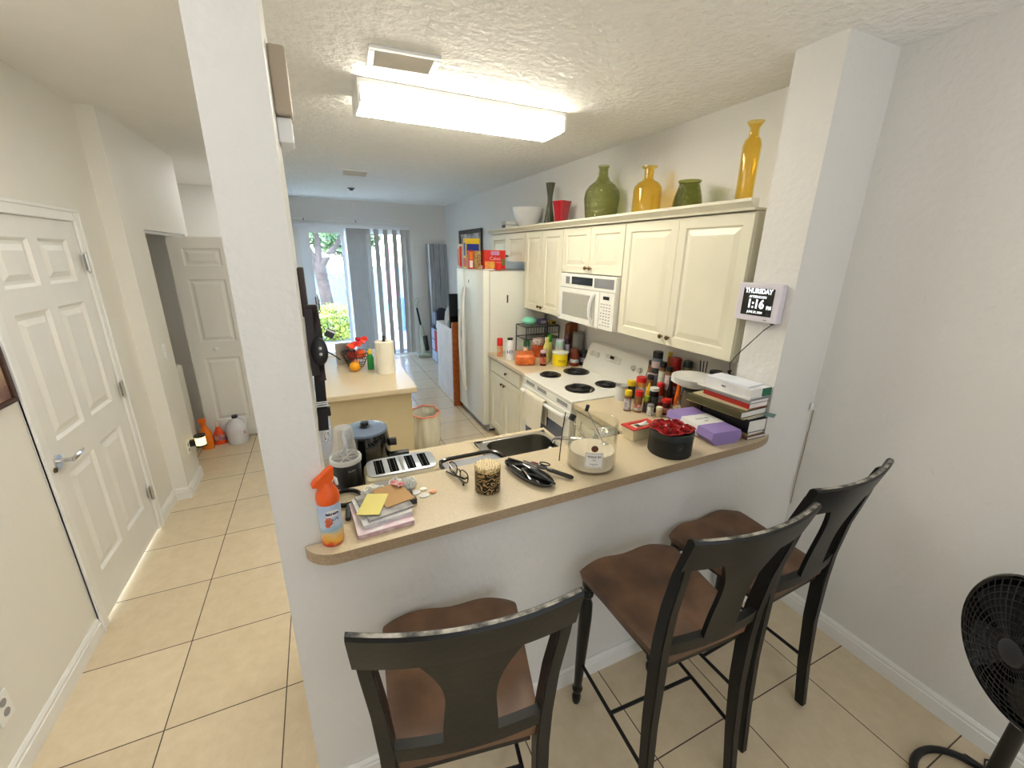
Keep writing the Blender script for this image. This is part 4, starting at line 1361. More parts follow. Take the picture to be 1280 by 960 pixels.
# ---------------------------------------------------------------- outdoors
M_grass = mat('patio_concrete', (160, 158, 154), 0.9, var=0.05, bump=0.2, bscale=20)
struct('ground', B().box(-14, 16, 8.13, 40, -0.10, -0.03), mat('pale_ground', (120, 122, 116), 0.9, var=0.06, rgb2=(70, 84, 56), vscale=0.6))
o = B().box(-3, 5.0, 8.13, 11.0, -0.03, -0.015).build('patio_slab', M_grass)
o['kind'] = 'structure'
t = thing('garden_fence', 'pale garden fence across the yard behind the tree', 'fence', (0, 15.0, -0.03))
s = B()
for k in range(44):
    s.box(-8 + k * 0.40, -8 + k * 0.40 + 0.385, -0.012, 0.012, 0, 1.45)
s.build('boards', mat('fence_pale', (84, 116, 124), 0.8, var=0.03), t)
B().box(-8, 9.6, 0.013, 0.05, 0.35, 0.43).box(-8, 9.6, 0.013, 0.05, 1.15, 1.23).build('rails', mat('fence_pale', (84, 116, 124), 0.8), t)


def leaves(n, centre, rad, m, parent, name, size=0.07, seed=1):
    rnd = random.Random(seed)
    s = B()
    for _ in range(n):
        while True:
            p = Vector((rnd.uniform(-1, 1), rnd.uniform(-1, 1), rnd.uniform(-1, 1)))
            if 0.35 < p.length < 1:
                break
        p = Vector((p.x * rad[0], p.y * rad[1], p.z * rad[2])) + Vector(centre)
        d = Vector((rnd.gauss(0, 1), rnd.gauss(0, 1), rnd.gauss(0, 1))).normalized()
        e2 = d.orthogonal().normalized()
        L = size * rnd.uniform(0.6, 1.3)
        Wd = L * 0.4
        s.face(p - d * L, p + e2 * Wd, p + d * L, p - e2 * Wd)
    return s.build(name, m, parent)


m_leafy = mat('leaf_yellowgreen', (150, 160, 56), 0.6, rgb2=(84, 112, 40), vscale=3)
m_leafg = mat('leaf_green', (84, 110, 66), 0.6, rgb2=(50, 76, 44), vscale=2)
m_bark = mat('bark_grey', (62, 54, 50), 0.9, bump=0.6, bscale=12, rgb2=(40, 35, 32))
t = thing('garden_tree', 'forked grey tree seen through the left pane of the sliding door', 'tree', (0.16, 12.2, -0.03))
s = B()
s.tube([(0.10, 0, 0), (0.02, 0, 0.6), (-0.04, 0, 1.2), (-0.08, 0, 1.6)], [0.20, 0.16, 0.15, 0.17], 14)
s.tube([(-0.08, 0, 1.5), (-0.30, 0.05, 2.0), (-0.55, 0.1, 2.6), (-0.8, 0, 3.6)], [0.11, 0.09, 0.07, 0.04], 10)
s.tube([(-0.06, 0, 1.5), (0.10, 0, 1.75), (0.40, 0, 2.1), (0.75, 0.05, 2.7), (1.0, 0.0, 3.5)], [0.11, 0.085, 0.07, 0.055, 0.03], 10)
s.tube([(-0.08, 0, 1.55), (-0.05, 0.1, 2.2), (-0.15, 0.1, 3.2), (0.0, 0, 4.0)], [0.10, 0.07, 0.05, 0.03], 10)
s.tube([(-0.4, 0.05, 2.2), (-0.2, 0, 2.6), (-0.25, -0.1, 3.3)], [0.05, 0.035, 0.02], 8)
s.build('trunk', m_bark, t, smooth=True)
leaves(2600, (0.1, 0.2, 3.3), (1.6, 1.2, 1.1), m_leafg, t, 'foliage', 0.08, 3)
t = thing('garden_bush', 'sunlit yellow-green bush outside the left pane of the sliding door', 'bush', (0.22, 10.1, -0.03))
s = B()
for k in range(10):
    a = k * 0.7
    s.tube([(0, 0, 0), (0.25 * math.cos(a), 0.2 * math.sin(a), 0.35), (0.42 * math.cos(a), 0.35 * math.sin(a), 0.7)], [0.02, 0.012, 0.006], 6)
s.build('stems', m_bark, t)
leaves(2400, (0.0, 0, 0.42), (0.75, 0.5, 0.42), m_leafy, t, 'foliage', 0.05, 5)
for x, y, h, r, sd, lab in ((-3.0, 20, 4.6, 2.1, 11, 'leafy green tree beyond the fence at far left'), (1.2, 20, 4.4, 1.7, 12, 'leafy green tree beyond the fence behind the forked tree'), (5.4, 20, 4.8, 2.1, 13, 'leafy green tree beyond the fence behind the blinds')):
    t = thing('background_tree', lab, 'tree', (x, y, -0.03))
    B().tube([(0, 0, 0), (0.1, 0, 1.2), (0, 0, h * 0.7)], [0.2, 0.16, 0.08], 10).build('trunk', m_bark, t, smooth=True)
    leaves(2600, (0, 0, h * 0.72), (r, r * 0.8, h * 0.34), m_leafg, t, 'foliage', 0.16, sd)
t = thing('garden_parasol', 'folded pink parasol standing outside behind the blinds', 'parasol', (1.75, 11.5, -0.015))
B().cyl((0, 0, 0.0), (0, 0, 2.1), 0.02, seg=10).cyl((0, 0, 0), (0, 0, 0.06), 0.2, seg=20).build('pole', M_alu, t)
B().lathe([(0.03, 2.1), (0.09, 1.8), (0.13, 1.2), (0.12, 0.75), (0.02, 0.7)], seg=16).build('canopy', mat('pink_canvas', (232, 130, 160), 0.8), t, smooth=True)
t = thing('patio_chair', 'blue folded patio chair outside at the right of the door', 'chair', (1.72, 8.75, -0.015), 0.2)
B().box(-0.22, 0.22, -0.03, 0.03, 0.35, 1.05, bev=0.01).build('backrest', mat('blue_sling', (90, 120, 180), 0.7), t)
B().box(-0.22, 0.22, -0.30, 0.0, 0.35, 0.38, bev=0.008).build('seat', mat('blue_sling', (90, 120, 180), 0.7), t)
for x, y in ((-0.21, -0.28), (0.21, -0.28), (-0.21, 0.02), (0.21, 0.02)):
    B().cyl((x, y, 0), (x, y, 0.36), 0.012, seg=8).build('leg', M_alu, t)

# ================================================================== things on the breakfast bar
ZB = 1.069
# --- air freshener
t = thing('air_freshener', 'orange-capped air freshener spray can at the left end of the bar', 'spray can', (-0.043, 1.172, ZB))
m_lab = bpy.data.materials.new('freshener_label')
m_lab.use_nodes = True
_t = m_lab.node_tree
_b = _t.nodes['Principled BSDF']
_b.inputs['Roughness'].default_value = 0.35
_tc = _t.nodes.new('ShaderNodeTexCoord')
_s = _t.nodes.new('ShaderNodeSeparateXYZ')
_n = _t.nodes.new('ShaderNodeTexNoise')
_n.inputs['Scale'].default_value = 28
_ad = _t.nodes.new('ShaderNodeMath')
_ad.operation = 'MULTIPLY_ADD'
_ad.inputs[1].default_value = 0.05
_rp = _t.nodes.new('ShaderNodeValToRGB')
_mr = _t.nodes.new('ShaderNodeMapRange')
_mr.inputs['From Min'].default_value = 0.0
_mr.inputs['From Max'].default_value = 0.15
_t.links.new(_tc.outputs['Object'], _s.inputs[0])
_t.links.new(_tc.outputs['Object'], _n.inputs['Vector'])
_t.links.new(_n.outputs['Fac'], _ad.inputs[0])
_t.links.new(_s.outputs['Z'], _ad.inputs[2])
_t.links.new(_ad.outputs[0], _mr.inputs['Value'])
_t.links.new(_mr.outputs['Result'], _rp.inputs['Fac'])
_t.links.new(_rp.outputs[0], _b.inputs['Base Color'])
_e = _rp.color_ramp.elements
_e[0].position, _e[0].color = 0.0, (*lin((196, 44, 30)), 1)
_e[1].position, _e[1].color = 1.0, (*lin((176, 196, 226)), 1)
for p, c in ((0.22, (214, 70, 34)), (0.30, (238, 170, 60)), (0.42, (236, 200, 130)), (0.52, (150, 190, 214)), (0.66, (196, 208, 226))):
    e_ = _e.new(p)
    e_.color = (*lin(c), 1)
m_forange = mat('freshener_orange', (240, 96, 24), 0.35, var=0.02)
B().lathe([(0, 0), (0.028, 0), (0.031, 0.004), (0.0315, 0.01), (0.0315, 0.142), (0, 0.142)], seg=32).build('can', m_lab, t, smooth=True)
s = B().lathe([(0.0315, 0.138), (0.0325, 0.15), (0.031, 0.165), (0.024, 0.182), (0.017, 0.195), (0.016, 0.203), (0, 0.203)], seg=28)
s.build('collar', m_forange, t, smooth=True)
s = B()
hd = [(-0.040, 0.196), (-0.034, 0.210), (-0.018, 0.220), (0.006, 0.240), (0.022, 0.246), (0.024, 0.236), (0.016, 0.214), (0.014, 0.198), (0.008, 0.190), (-0.014, 0.190), (-0.022, 0.198), (-0.034, 0.192)]
s.rectsweep([[(x * 1.0, y, z) for x, z in hd] for y in (-0.014, 0.014)])
bmesh.ops.bevel(s.bm, geom=s.bm.edges[:], offset=0.004, segments=2, affect='EDGES')
s.xf(Matrix.Rotation(R_(12), 4, 'Z'))
s.build('trigger_head', m_forange, t, smooth=True)
B().tube([(0.016, 0.004, 0.212), (0.026, 0.006, 0.200), (0.029, 0.006, 0.182)], [0.005, 0.0055, 0.004], 8).build('trigger', M_white, t, smooth=True)
fa = R_(-78)
T0 = Matrix.Translation((0, 0, 0))
ov = B()
N = 28
ring = []
for k in range(N):
    a = 2 * math.pi * k / N
    x, y = 0.021 * math.cos(a), 0.011 * math.sin(a)
    q = x / 0.0318
    p = Vector((0.0325 * math.sin(q), 0.112 + y * 0.95 + 0.0, 0.0325 * math.cos(q)))
    ring.append(p)


def cylface(ang):
    return facing(ang)


Mf = facing(fa) @ Matrix.Translation((0, 0.0, 0))
ov.grid(lambda u, v: Mf @ Vector((0.0325 * math.sin(0.021 * v * math.cos(u * 2 * math.pi) / 0.0325), 0.112 + 0.0115 * v * math.sin(u * 2 * math.pi), 0.0325 * math.cos(0.021 * v * math.cos(u * 2 * math.pi) / 0.0325))), 28, 5)
ov.build('oval_badge', M_paper, t)
lettering('febreze', 0.0125, mat('print_navy', (40, 44, 120), 0.5), t, facing(fa) @ Matrix.Translation((0, 0.112, 0)), bend=0.0330, bold=0.0003)
lettering('A I R', 0.0095, mat('print_navy', (40, 44, 120), 0.5), t, facing(fa + R_(12)) @ Matrix.Translation((0, 0.091, 0)), bend=0.0320)
s = B()
for k, (a, z, r) in enumerate(((-22, 0.090, 0.010), (-26, 0.076, 0.008), (-12, 0.082, 0.006))):
    for q in range(6):
        aa = q / 6 * 2 * math.pi
        u, v = (a / 57.3) * 0.032 + math.cos(aa) * r * 0.6, z + math.sin(aa) * r * 0.6
        ang = u / 0.032
        c = facing(fa) @ Vector((0.0318 * math.sin(ang), v, 0.0318 * math.cos(ang)))
        s.sph(c, (r * 0.45, r * 0.45, r * 0.45), 8, 6)
s.build('flower_print', mat('coral_print', (226, 110, 70), 0.5), t)

# --- mail pile
t = thing('magazine', 'pinkish magazine lowest in the pile of mail at the left of the bar', 'magazine', (0.105, 1.245, ZB), R_(4))
B().box(-0.085, 0.085, -0.095, 0.10, 0, 0.014, bev=0.001).build('pages', mat('mag_pages', (220, 206, 206), 0.6, rgb2=(200, 150, 165), vscale=40), t)
B().box(-0.086, 0.086, -0.096, 0.101, 0.014, 0.0155).build('cover', mat('mag_cover', (226, 190, 204), 0.4, rgb2=(236, 226, 226), vscale=20), t)
def sheet(label, cat, name, x, y, z, w, d, h, rz, m, tilt=0.0):
    o = B().box(-w / 2, w / 2, -d / 2, d / 2, 0, h).build(name, m)
    tag(o, label, cat, None, (x, y, z), rz)
    o.rotation_euler = (tilt, 0, rz)
    return o
sheet('stack of white opened letters on the pink magazine', 'letters', 'letter_stack', 0.11, 1.262, ZB + 0.016, 0.155, 0.17, 0.012, R_(8), mat('letter_paper', (230, 228, 224), 0.8, rgb2=(200, 200, 204), vscale=30))
sheet('grey-bordered catalogue lying on the white letters', 'catalogue', 'catalogue', 0.12, 1.272, ZB + 0.0285, 0.145, 0.16, 0.006, R_(11), mat('cat_grey', (110, 108, 108), 0.4, rgb2=(186, 184, 182), vscale=18))
sheet('brown kraft envelope with writing on top of the mail pile', 'envelope', 'brown_envelope', 0.155, 1.30, ZB + 0.035, 0.10, 0.13, 0.003, R_(14), mat('kraft', (196, 156, 104), 0.8))
sheet('pale yellow sticky note on top of the mail pile', 'note', 'yellow_note', 0.085, 1.262, ZB + 0.0385, 0.072, 0.12, 0.0015, R_(-22), mat('note_yellow', (242, 230, 140), 0.8, var=0.02))
sheet('thin flat grey sheet sticking out behind the mail pile', 'mat', 'grey_sheet', 0.168, 1.387, ZB, 0.12, 0.145, 0.003, R_(0), mat('sheet_grey', (140, 138, 136), 0.5))  # thin flat grey slab laid on the bar
o = B().box(-0.012, 0.012, -0.009, 0.009, 0, 0.020, bev=0.002).build('black_eraser', M_dark)
tag(o, 'tiny dark block at the right edge of the mail pile', 'block', None, (0.218, 1.275, ZB))
rnd = random.Random(5)
for k, (x, y, r, c, lab) in enumerate(((0.095, 1.375, 0.042, (236, 236, 230), 'large crumpled white tissue right of the magnifying glass'), (0.178, 1.39, 0.033, (240, 240, 236), 'crumpled white paper ball at the middle back of the mail pile'), (0.225, 1.378, 0.026, (236, 234, 232), 'small crumpled receipt at the right back of the mail pile'))):
    s = B()
    bmesh.ops.create_icosphere(s.bm, subdivisions=4, radius=1)
    for v in s.bm.verts:
        n = v.co.normalized()
        q = 1 + 0.5 * abs(noise.noise(n * 2.4 + Vector((k * 7, 0, 0)))) + 0.25 * noise.noise(n * 5 + Vector((k * 7, 3, 0)))
        v.co = Vector((n.x * r * q * 0.8, n.y * r * q * 0.55, max(0, (n.z + 0.55)) * 0.022 * q))
    o = s.build('crumpled_paper', mat('tissue_white', (238, 238, 232), 0.8, var=0.03), smooth=True, ang=25)
    tag(o, lab, 'paper', None, (x, y, ZB + (0.0035 if k else 0.0)))
o = B().grid(lambda u, v: Vector(((u - 0.5) * 0.03, (v - 0.5) * 0.05, 0.004 * math.sin(u * 8 + v * 5) + 0.004)), 8, 8, th=(0, 0, 0.001)).build('red_wrapper', mat('wrapper_red', (206, 80, 84), 0.5, rgb2=(236, 220, 216), vscale=60), smooth=True)
tag(o, 'little red and white wrapper on the crumpled papers', 'wrapper', None, (0.178, 1.352, ZB + 0.040), 0.6)
for x, y, r, lab in ((0.235, 1.335, 0.02, 'curled clear plastic ring beside the mail pile'), (0.262, 1.305, 0.017, 'white paper circle at the right of the mail pile')):
    o = B().lathe([(0, 0), (r, 0), (r, 0.003), (0, 0.003)], seg=20, sy=0.8).build('paper_disc', mat('disc_white', (226, 226, 222), 0.4, var=0.1, vscale=60))
    tag(o, lab, 'disc', None, (x, y, ZB))

# --- magnifying glass
t = thing('magnifying_glass', 'round black magnifying glass lying behind the spray can', 'magnifying glass', (0.006, 1.385, ZB + 0.006), R_(0))
B().tube([(0.048 * math.cos(k / 32 * 2 * math.pi), 0.048 * math.sin(k / 32 * 2 * math.pi), 0.004) for k in range(32)], 0.0055, 8, closed=True, flat=1.6).build('rim', M_black, t, smooth=True)
B().lathe([(0, 0.001), (0.03, 0.0018), (0.046, 0.004), (0.03, 0.0065), (0, 0.008)], seg=28).build('lens', clear('lens_glass', (252, 252, 250)), t, smooth=True)
B().tube([(0.004, -0.05, 0.004), (0.004, -0.07, 0.004), (0.003, -0.08, 0.004), (-0.002, -0.13, 0.001)], [0.006, 0.006, 0.009, 0.008], 10).build('handle', M_dark, t, smooth=True)

# --- coins
for x, y, c, lab in ((0.269, 1.348, (232, 226, 208), 'pale button-like coin on the bar right of the mail pile'), (0.297, 1.317, (196, 140, 104), 'copper coin on the bar nearer the reading glasses')):
    o = B().lathe([(0, 0), (0.0115, 0), (0.0125, 0.0012), (0.0125, 0.0025), (0.0105, 0.0022), (0, 0.0022)], seg=22).build('coin', mat('coin_%d' % c[0], c, 0.3, metal=0.6), smooth=True)
    tag(o, lab, 'coin', None, (x, y, ZB))

# --- reading glasses
t = thing('reading_glasses', 'black-framed reading glasses lying open on the bar', 'glasses', (0.415, 1.380, ZB), R_(-78))
t.scale = (1.22, 1.22, 1.22)
s = B()
for sx in (-1, 1):
    P = [(sx * 0.034 + 0.024 * math.copysign(abs(math.cos(a)) ** 0.7, math.cos(a)), 0.0 + 0.003 * math.sin(a), 0.019 + 0.016 * math.copysign(abs(math.sin(a)) ** 0.7, math.sin(a))) for a in [k / 24 * 2 * math.pi for k in range(24)]]
    s.tube(P, 0.0022, 6, closed=True)
s.tube([(-0.010, 0, 0.024), (0, 0.002, 0.028), (0.010, 0, 0.024)], 0.002, 6)
s.build('front_frame', M_blackg, t, smooth=True)
for sx in (-1, 1):
    B().tube([(sx * 0.058, 0, 0.028), (sx * 0.060, -0.008 - .004 * sx, 0.027), (0, -0.014 - .004 * sx, 0.014), (-sx * 0.045, -0.014 - .004 * sx, 0.006), (-sx * 0.055, -0.015, 0.003)], [0.0028, 0.0032, 0.0026, 0.003, 0.003], 6).build('temple', M_blackg, t, smooth=True)
    B().lathe([(0, 0), (0.022, 0), (0.022, 0.001), (0, 0.001)], seg=20, sy=0.66, M=Matrix.Translation((sx * 0.034, 0.0005, 0.019)) @ Matrix.Rotation(R_(90), 4, 'X')).build('lens', clear('lens_glass', (252, 252, 250)), t)

# --- lidded candle
t = thing('lidded_candle', 'black and gold leaf-pattern candle with bumpy gold lid on the bar', 'candle', (0.488, 1.258, ZB))
m_leaf = bpy.data.materials.new('leaf_pattern')
m_leaf.use_nodes = True
_t = m_leaf.node_tree
_b = _t.nodes['Principled BSDF']
_tc = _t.nodes.new('ShaderNodeTexCoord')
_w = _t.nodes.new('ShaderNodeTexWave')
_w.wave_type = 'RINGS'
_w.inputs['Scale'].default_value = 24
_w.inputs['Distortion'].default_value = 14
_w.inputs['Detail'].default_value = 1.0
_w.inputs['Detail Scale'].default_value = 1.6
_rp = _t.nodes.new('ShaderNodeValToRGB')
_rp.color_ramp.elements[0].position = 0.62
_rp.color_ramp.elements[0].color = (0.006, 0.004, 0.003, 1)
_rp.color_ramp.elements[1].position = 0.74
_rp.color_ramp.elements[1].color = (*lin((168, 142, 98)), 1)
_t.links.new(_tc.outputs['Object'], _w.inputs['Vector'])
_t.links.new(_w.outputs['Fac'], _rp.inputs['Fac'])
_t.links.new(_rp.outputs[0], _b.inputs['Base Color'])
_b.inputs['Roughness'].default_value = 0.3
_b.inputs['Metallic'].default_value = 0.4
B().lathe([(0, 0), (0.042, 0), (0.047, 0.004), (0.047, 0.086), (0, 0.086)], seg=36).build('jar', m_leaf, t, smooth=True)
B().lathe([(0, 0.086), (0.0475, 0.086), (0.0485, 0.089), (0.0485, 0.098), (0.045, 0.101), (0, 0.101)], seg=36).build('lid', mat('lid_gold', (232, 208, 156), 0.3, metal=0.4, bump=1.0, bscale=150, rgb2=(160, 130, 80), vscale=130), t, smooth=True)
s = B()
for k in range(70):
    r = 0.043 * math.sqrt((k + 0.5) / 70)
    a = k * 2.39996
    s.sph((r * math.cos(a), r * math.sin(a), 0.101), 0.0042, 6, 5)
s.build('lid_beads', mat('bead_gold', (250, 234, 196), 0.3, metal=0.35), t, smooth=True)

# --- key pouch / eyeglass tray with tools
t = thing('key_tray', 'glossy black oval tray holding small tools on the bar', 'tray', (0.668, 1.285, ZB), R_(-72))
s = B()
prof = [(0.0, 0.002), (0.85, 0.002), (0.97, 0.010), (1.0, 0.018), (0.96, 0.017), (0.82, 0.006), (0.0, 0.005)]
rings = []
for r, z in prof:
    if r == 0:
        rings.append([s.bm.verts.new((0, 0, z))])
        continue
    rings.append([s.bm.verts.new((0.128 * r * math.cos(a), 0.047 * r * math.sin(a) * (1 + 0.15 * math.cos(a)), z)) for a in [k / 36 * 2 * math.pi for k in range(36)]])
for a, b in zip(rings[:-1], rings[1:]):
    for k in range(36):
        k2 = (k + 1) % 36
        if len(a) == 1:
            s.bm.faces.new((a[0], b[k], b[k2]))
        elif len(b) == 1:
            s.bm.faces.new((a[k], a[k2], b[0]))
        else:
            s.bm.faces.new((a[k], a[k2], b[k2], b[k]))
s.build('dish', M_blackg, t, smooth=True)
B().tube([(0.128 * math.cos(k / 36 * 2 * math.pi), 0.047 * math.sin(k / 36 * 2 * math.pi) * (1 + 0.15 * math.cos(k / 36 * 2 * math.pi)), 0.018) for k in range(36)], 0.0022, 6, closed=True).build('rim', M_black, t, smooth=True)


def tool(name, label, cat, p0, p1, r, m, m2=None, frac=0.5, flat=0.7):
    p0, p1 = Vector(p0), Vector(p1)
    t = thing(name, label, cat, p0)
    d = p1 - p0
    B().tube([Vector((0, 0, 0)), d * 0.05, d * frac * 0.9, d * frac], [r * 0.6, r, r, r * 0.8], 10, flat=flat).build('handle', m, t, smooth=True)
    B().tube([d * frac, d * 0.97, d], [r * 0.6, r * 0.5, r * 0.2], 8, flat=0.5).build('blade', m2 or M_steel, t, smooth=True)
    return t


tool('pocket_knife', 'thick black handled pocket tool pointing right off the tray', 'knife', (0.815, 1.185, ZB + 0.0105), (0.68, 1.355, ZB + 0.030), 0.011, M_blackg, M_black, 0.5)
tool('black_pen', 'black pen lying across the tray toward the camera', 'pen', (0.728, 1.175, ZB + 0.010), (0.672, 1.34, ZB + 0.026), 0.0055, M_dark, M_steel, 0.75, 1.0)
tool('nail_clipper', 'thin silver nail clipper resting in the tray', 'nail clipper', (0.655, 1.235, ZB + 0.012), (0.665, 1.33, ZB + 0.012), 0.004, M_chrome, M_chrome, 0.7)
tool('black_marker', 'slim black marker at the far left rim of the tray', 'marker', (0.640, 1.415, ZB + 0.020), (0.700, 1.335, ZB + 0.018), 0.0045, M_black, M_black, 0.7, 1.0)
t = thing('scissors', 'small black scissors with loop handles between tray and glass jar', 'scissors', (0.745, 1.30, ZB + 0.010), R_(-52))
for sy in (-1, 1):
    B().tube([(0.0 + 0.022 * math.cos(k / 16 * 2 * math.pi), sy * 0.015 + 0.011 * math.sin(k / 16 * 2 * math.pi), 0.012) for k in range(16)], 0.0028, 6, closed=True).build('loop_handle', M_black, t, smooth=True)
B().tube([(-0.022, 0, 0.012), (-0.04, 0.0, 0.013), (-0.055, 0, 0.014)], [0.004, 0.005, 0.002], 8).build('pivot', mat('dark_red_print', (120, 30, 28), 0.4), t, smooth=True)

# --- big glass jar candle
t = thing('glass_candle_jar', 'big clear glass candle jar with white label and cream wax', 'candle jar', (0.948, 1.262, ZB))
RJ = 0.098
HJ = 0.205
gj = clear('jar_glass', (253, 253, 251), 0.02, 1.5)
o = B().lathe([(0, 0), (RJ - 0.006, 0), (RJ, 0.006), (RJ, HJ - 0.002), (RJ - 0.003, HJ), (RJ - 0.006, HJ - 0.002), (RJ - 0.006, 0.012), (0, 0.012)], seg=56).build('glass', gj, t, smooth=True)
B().lathe([(0, 0.013), (RJ - 0.0075, 0.013), (RJ - 0.0075, 0.078), (RJ * 0.6, 0.073), (0, 0.073)], seg=48).build('wax', mat('cream_wax', (240, 228, 204), 0.5, var=0.03), t, smooth=True)
B().lathe([(RJ - 0.012, 0.074), (RJ - 0.0075, 0.079)], seg=48, close=False).build('wax_rim', mat('wax_white', (240, 234, 216), 0.5), t)
ja = R_(-128 + 8)


def patch(w, h, zc, r, a0, name, m, parent, n=8):
    s = B()
    s.grid(lambda u, v: Vector((r * math.cos(a0 + (u - 0.5) * w / r), r * math.sin(a0 + (u - 0.5) * w / r), zc + (v - 0.5) * h)), n, 1)
    return s.build(name, m, parent, smooth=True)


lb = patch(0.072, 0.064, 0.072, RJ + 0.0008, ja, 'paper_label', M_paper, t)
mk_ = mat('print_grey', (70, 76, 90), 0.5)
s = B()
for (w, h, z, a) in ((0.066, 0.0008, 0.1005, 0), (0.066, 0.0008, 0.0435, 0)):
    s.grid(lambda u, v, w=w, h=h, z=z: Vector(((RJ + .0012) * math.cos(ja + (u - .5) * w / RJ), (RJ + .0012) * math.sin(ja + (u - .5) * w / RJ), z + (v - .5) * h)), 8, 1)
for sg in (-1, 1):
    s.grid(lambda u, v, sg=sg: Vector(((RJ + .0012) * math.cos(ja + (sg * 0.033 + (u - .5) * .0008) / RJ), (RJ + .0012) * math.sin(ja + (sg * 0.033 + (u - .5) * .0008) / RJ), 0.072 + (v - .5) * 0.057)), 1, 1)
s.build('label_border', mk_, t)
lettering('WALK IN', 0.0125, mk_, t, facing(ja) @ Matrix.Translation((0, 0.086, 0)), bend=RJ + 0.001, bold=0.0002)
lettering('THE', 0.0075, mk_, t, facing(ja) @ Matrix.Translation((0, 0.073, 0)), bend=RJ + 0.001)
lettering('scented candle', 0.0050, mk_, t, facing(ja) @ Matrix.Translation((0, 0.056, 0)), bend=RJ + 0.001)
lettering('net wt', 0.0040, mk_, t, facing(ja) @ Matrix.Translation((0, 0.050, 0)), bend=RJ + 0.001)
s = B().lathe([(0, 0), (0.0135, 0), (0.0135, 0.001), (0, 0.001)], seg=24)
s.xf(Matrix.Translation((0, 0, 0)) @ facing(ja) @ Matrix.Translation((0, 0.121, RJ + 0.0)))
s.build('seal', mat('brown_seal', (92, 52, 28), 0.4), t)
o = B().tube([(0.072, 0.02, 0.076), (0.035, 0.036, 0.150), (0.0, 0.05, 0.225)], 0.003, 8).build('wick_rod', M_chrome, smooth=True)
t2 = thing('wick_trimmer', 'steel wick tool with black tip standing inside the glass jar', 'wick tool', (0.948, 1.262, ZB))
o.parent = t2
o.name = 'rod'
B().cyl((-0.004, 0.052, 0.222), (0.004, 0.052, 0.248), 0.0075, seg=12).build('tip', M_black, t2)
B().box(0.064, 0.086, 0.0, 0.03, 0.0742, 0.082, bev=0.002).build('foot', M_chrome, t2)
t2 = thing('hair_clip', 'black clip with thin rod clipped on the left rim of the glass jar', 'clip', (0.864, 1.330, ZB + 0.205))
B().box(-0.012, 0.012, -0.008, 0.008, -0.014, 0.012, bev=0.003).xf(Matrix.Translation((0.018, -0.012, -0.002)) @ Matrix.Rotation(0.5, 4, 'Y')).build('clip', M_black, t2)
B().tube([(-0.005, 0.006, 0.016), (-0.012, 0.010, -0.06), (-0.018, 0.015, -0.2045)], 0.0022, 6).build('rod', M_black, t2, smooth=True)
o = B().tube([(0, 0, 0), (0.02, 0.02, 0.03), (0.06, 0.05, 0.07)], 0.0012, 6).build('clear_straw', mat('clear_cream', (236, 230, 206), 0.3), smooth=True)
o['label'] = 'thin bent whisker'
o.parent = t2
o.location = (0.085, 0.0, 0.012)
o['label'] = 'thin pale wire'

# --- rose box
t = thing('rose_box', 'round black box filled with red roses on the bar', 'flower box', (1.352, 1.235, ZB))
RB = 0.093
B().lathe([(0, 0), (RB - 0.002, 0), (RB, 0.003), (RB, 0.108), (RB - 0.004, 0.108), (RB - 0.004, 0.095), (0, 0.095)], seg=48).build('box', mat('matte_black_box', (20, 22, 22), 0.55), t, smooth=True)
B().lathe([(RB, 0.082), (RB + 0.002, 0.083), (RB + 0.002, 0.1085), (RB - 0.003, 0.109)], seg=48, close=False).build('rim_band', mat('teal_black', (30, 40, 42), 0.4), t, smooth=True)
ra_ = R_(-108)
m_emb = mat('emboss_grey', (74, 76, 76), 0.4)
P = []
for k in range(24):
    a = k / 24 * 2 * math.pi
    u = 0.0145 * math.cos(a)
    q = u / RB
    P.append(facing(ra_) @ Vector(((RB + .0004) * math.sin(q), 0.052 + 0.0145 * math.sin(a), (RB + .0004) * math.cos(q))))
B().tube(P, 0.0009, 5, closed=True).build('emblem', m_emb, t)
lettering('M', 0.017, m_emb, t, facing(ra_) @ Matrix.Translation((0, 0.052, 0)), bend=RB, bold=0.0004)
lettering('million roses', 0.0065, m_emb, t, facing(ra_) @ Matrix.Translation((0, 0.026, 0)), bend=RB)
m_rose = mat('rose_red', (196, 12, 20), 0.65, rgb2=(120, 4, 10), vscale=40)


def rose(x, y, z, r, sd):
    rnd = random.Random(sd)
    s = B()
    for L in range(4):
        n = 3 + L
        rr = r * (0.20 + 0.25 * L)
        hh = r * (0.72 - 0.10 * L)
        for k in range(n):
            a0 = 2 * math.pi * (k + 0.5 * (L % 2)) / n + rnd.uniform(-.2, .2)
            wd = math.pi / n * 2.7
            s.grid(lambda u, v, a0=a0, wd=wd, rr=rr, hh=hh, L=L: Vector((
                x + (rr * (0.75 + 0.25 * v + 0.12 * L * v * v)) * math.cos(a0 + (u - .5) * wd * (1 - 0.12 * v ** 6)),
                y + (rr * (0.75 + 0.25 * v + 0.12 * L * v * v)) * math.sin(a0 + (u - .5) * wd * (1 - 0.12 * v ** 6)),
                z + hh * (v ** 0.8) - 0.25 * r * L * v * v * 0.3 - 0.06 * r * abs(u - .5))), 6, 5)
    s.sph((x, y, z + r * 0.35), (r * 0.2, r * 0.2, r * 0.35), 10, 8)
    o = s.build('rose', m_rose, t, smooth=True, ang=80)
    md = o.modifiers.new('thick', 'SOLIDIFY')
    md.thickness = 0.0012


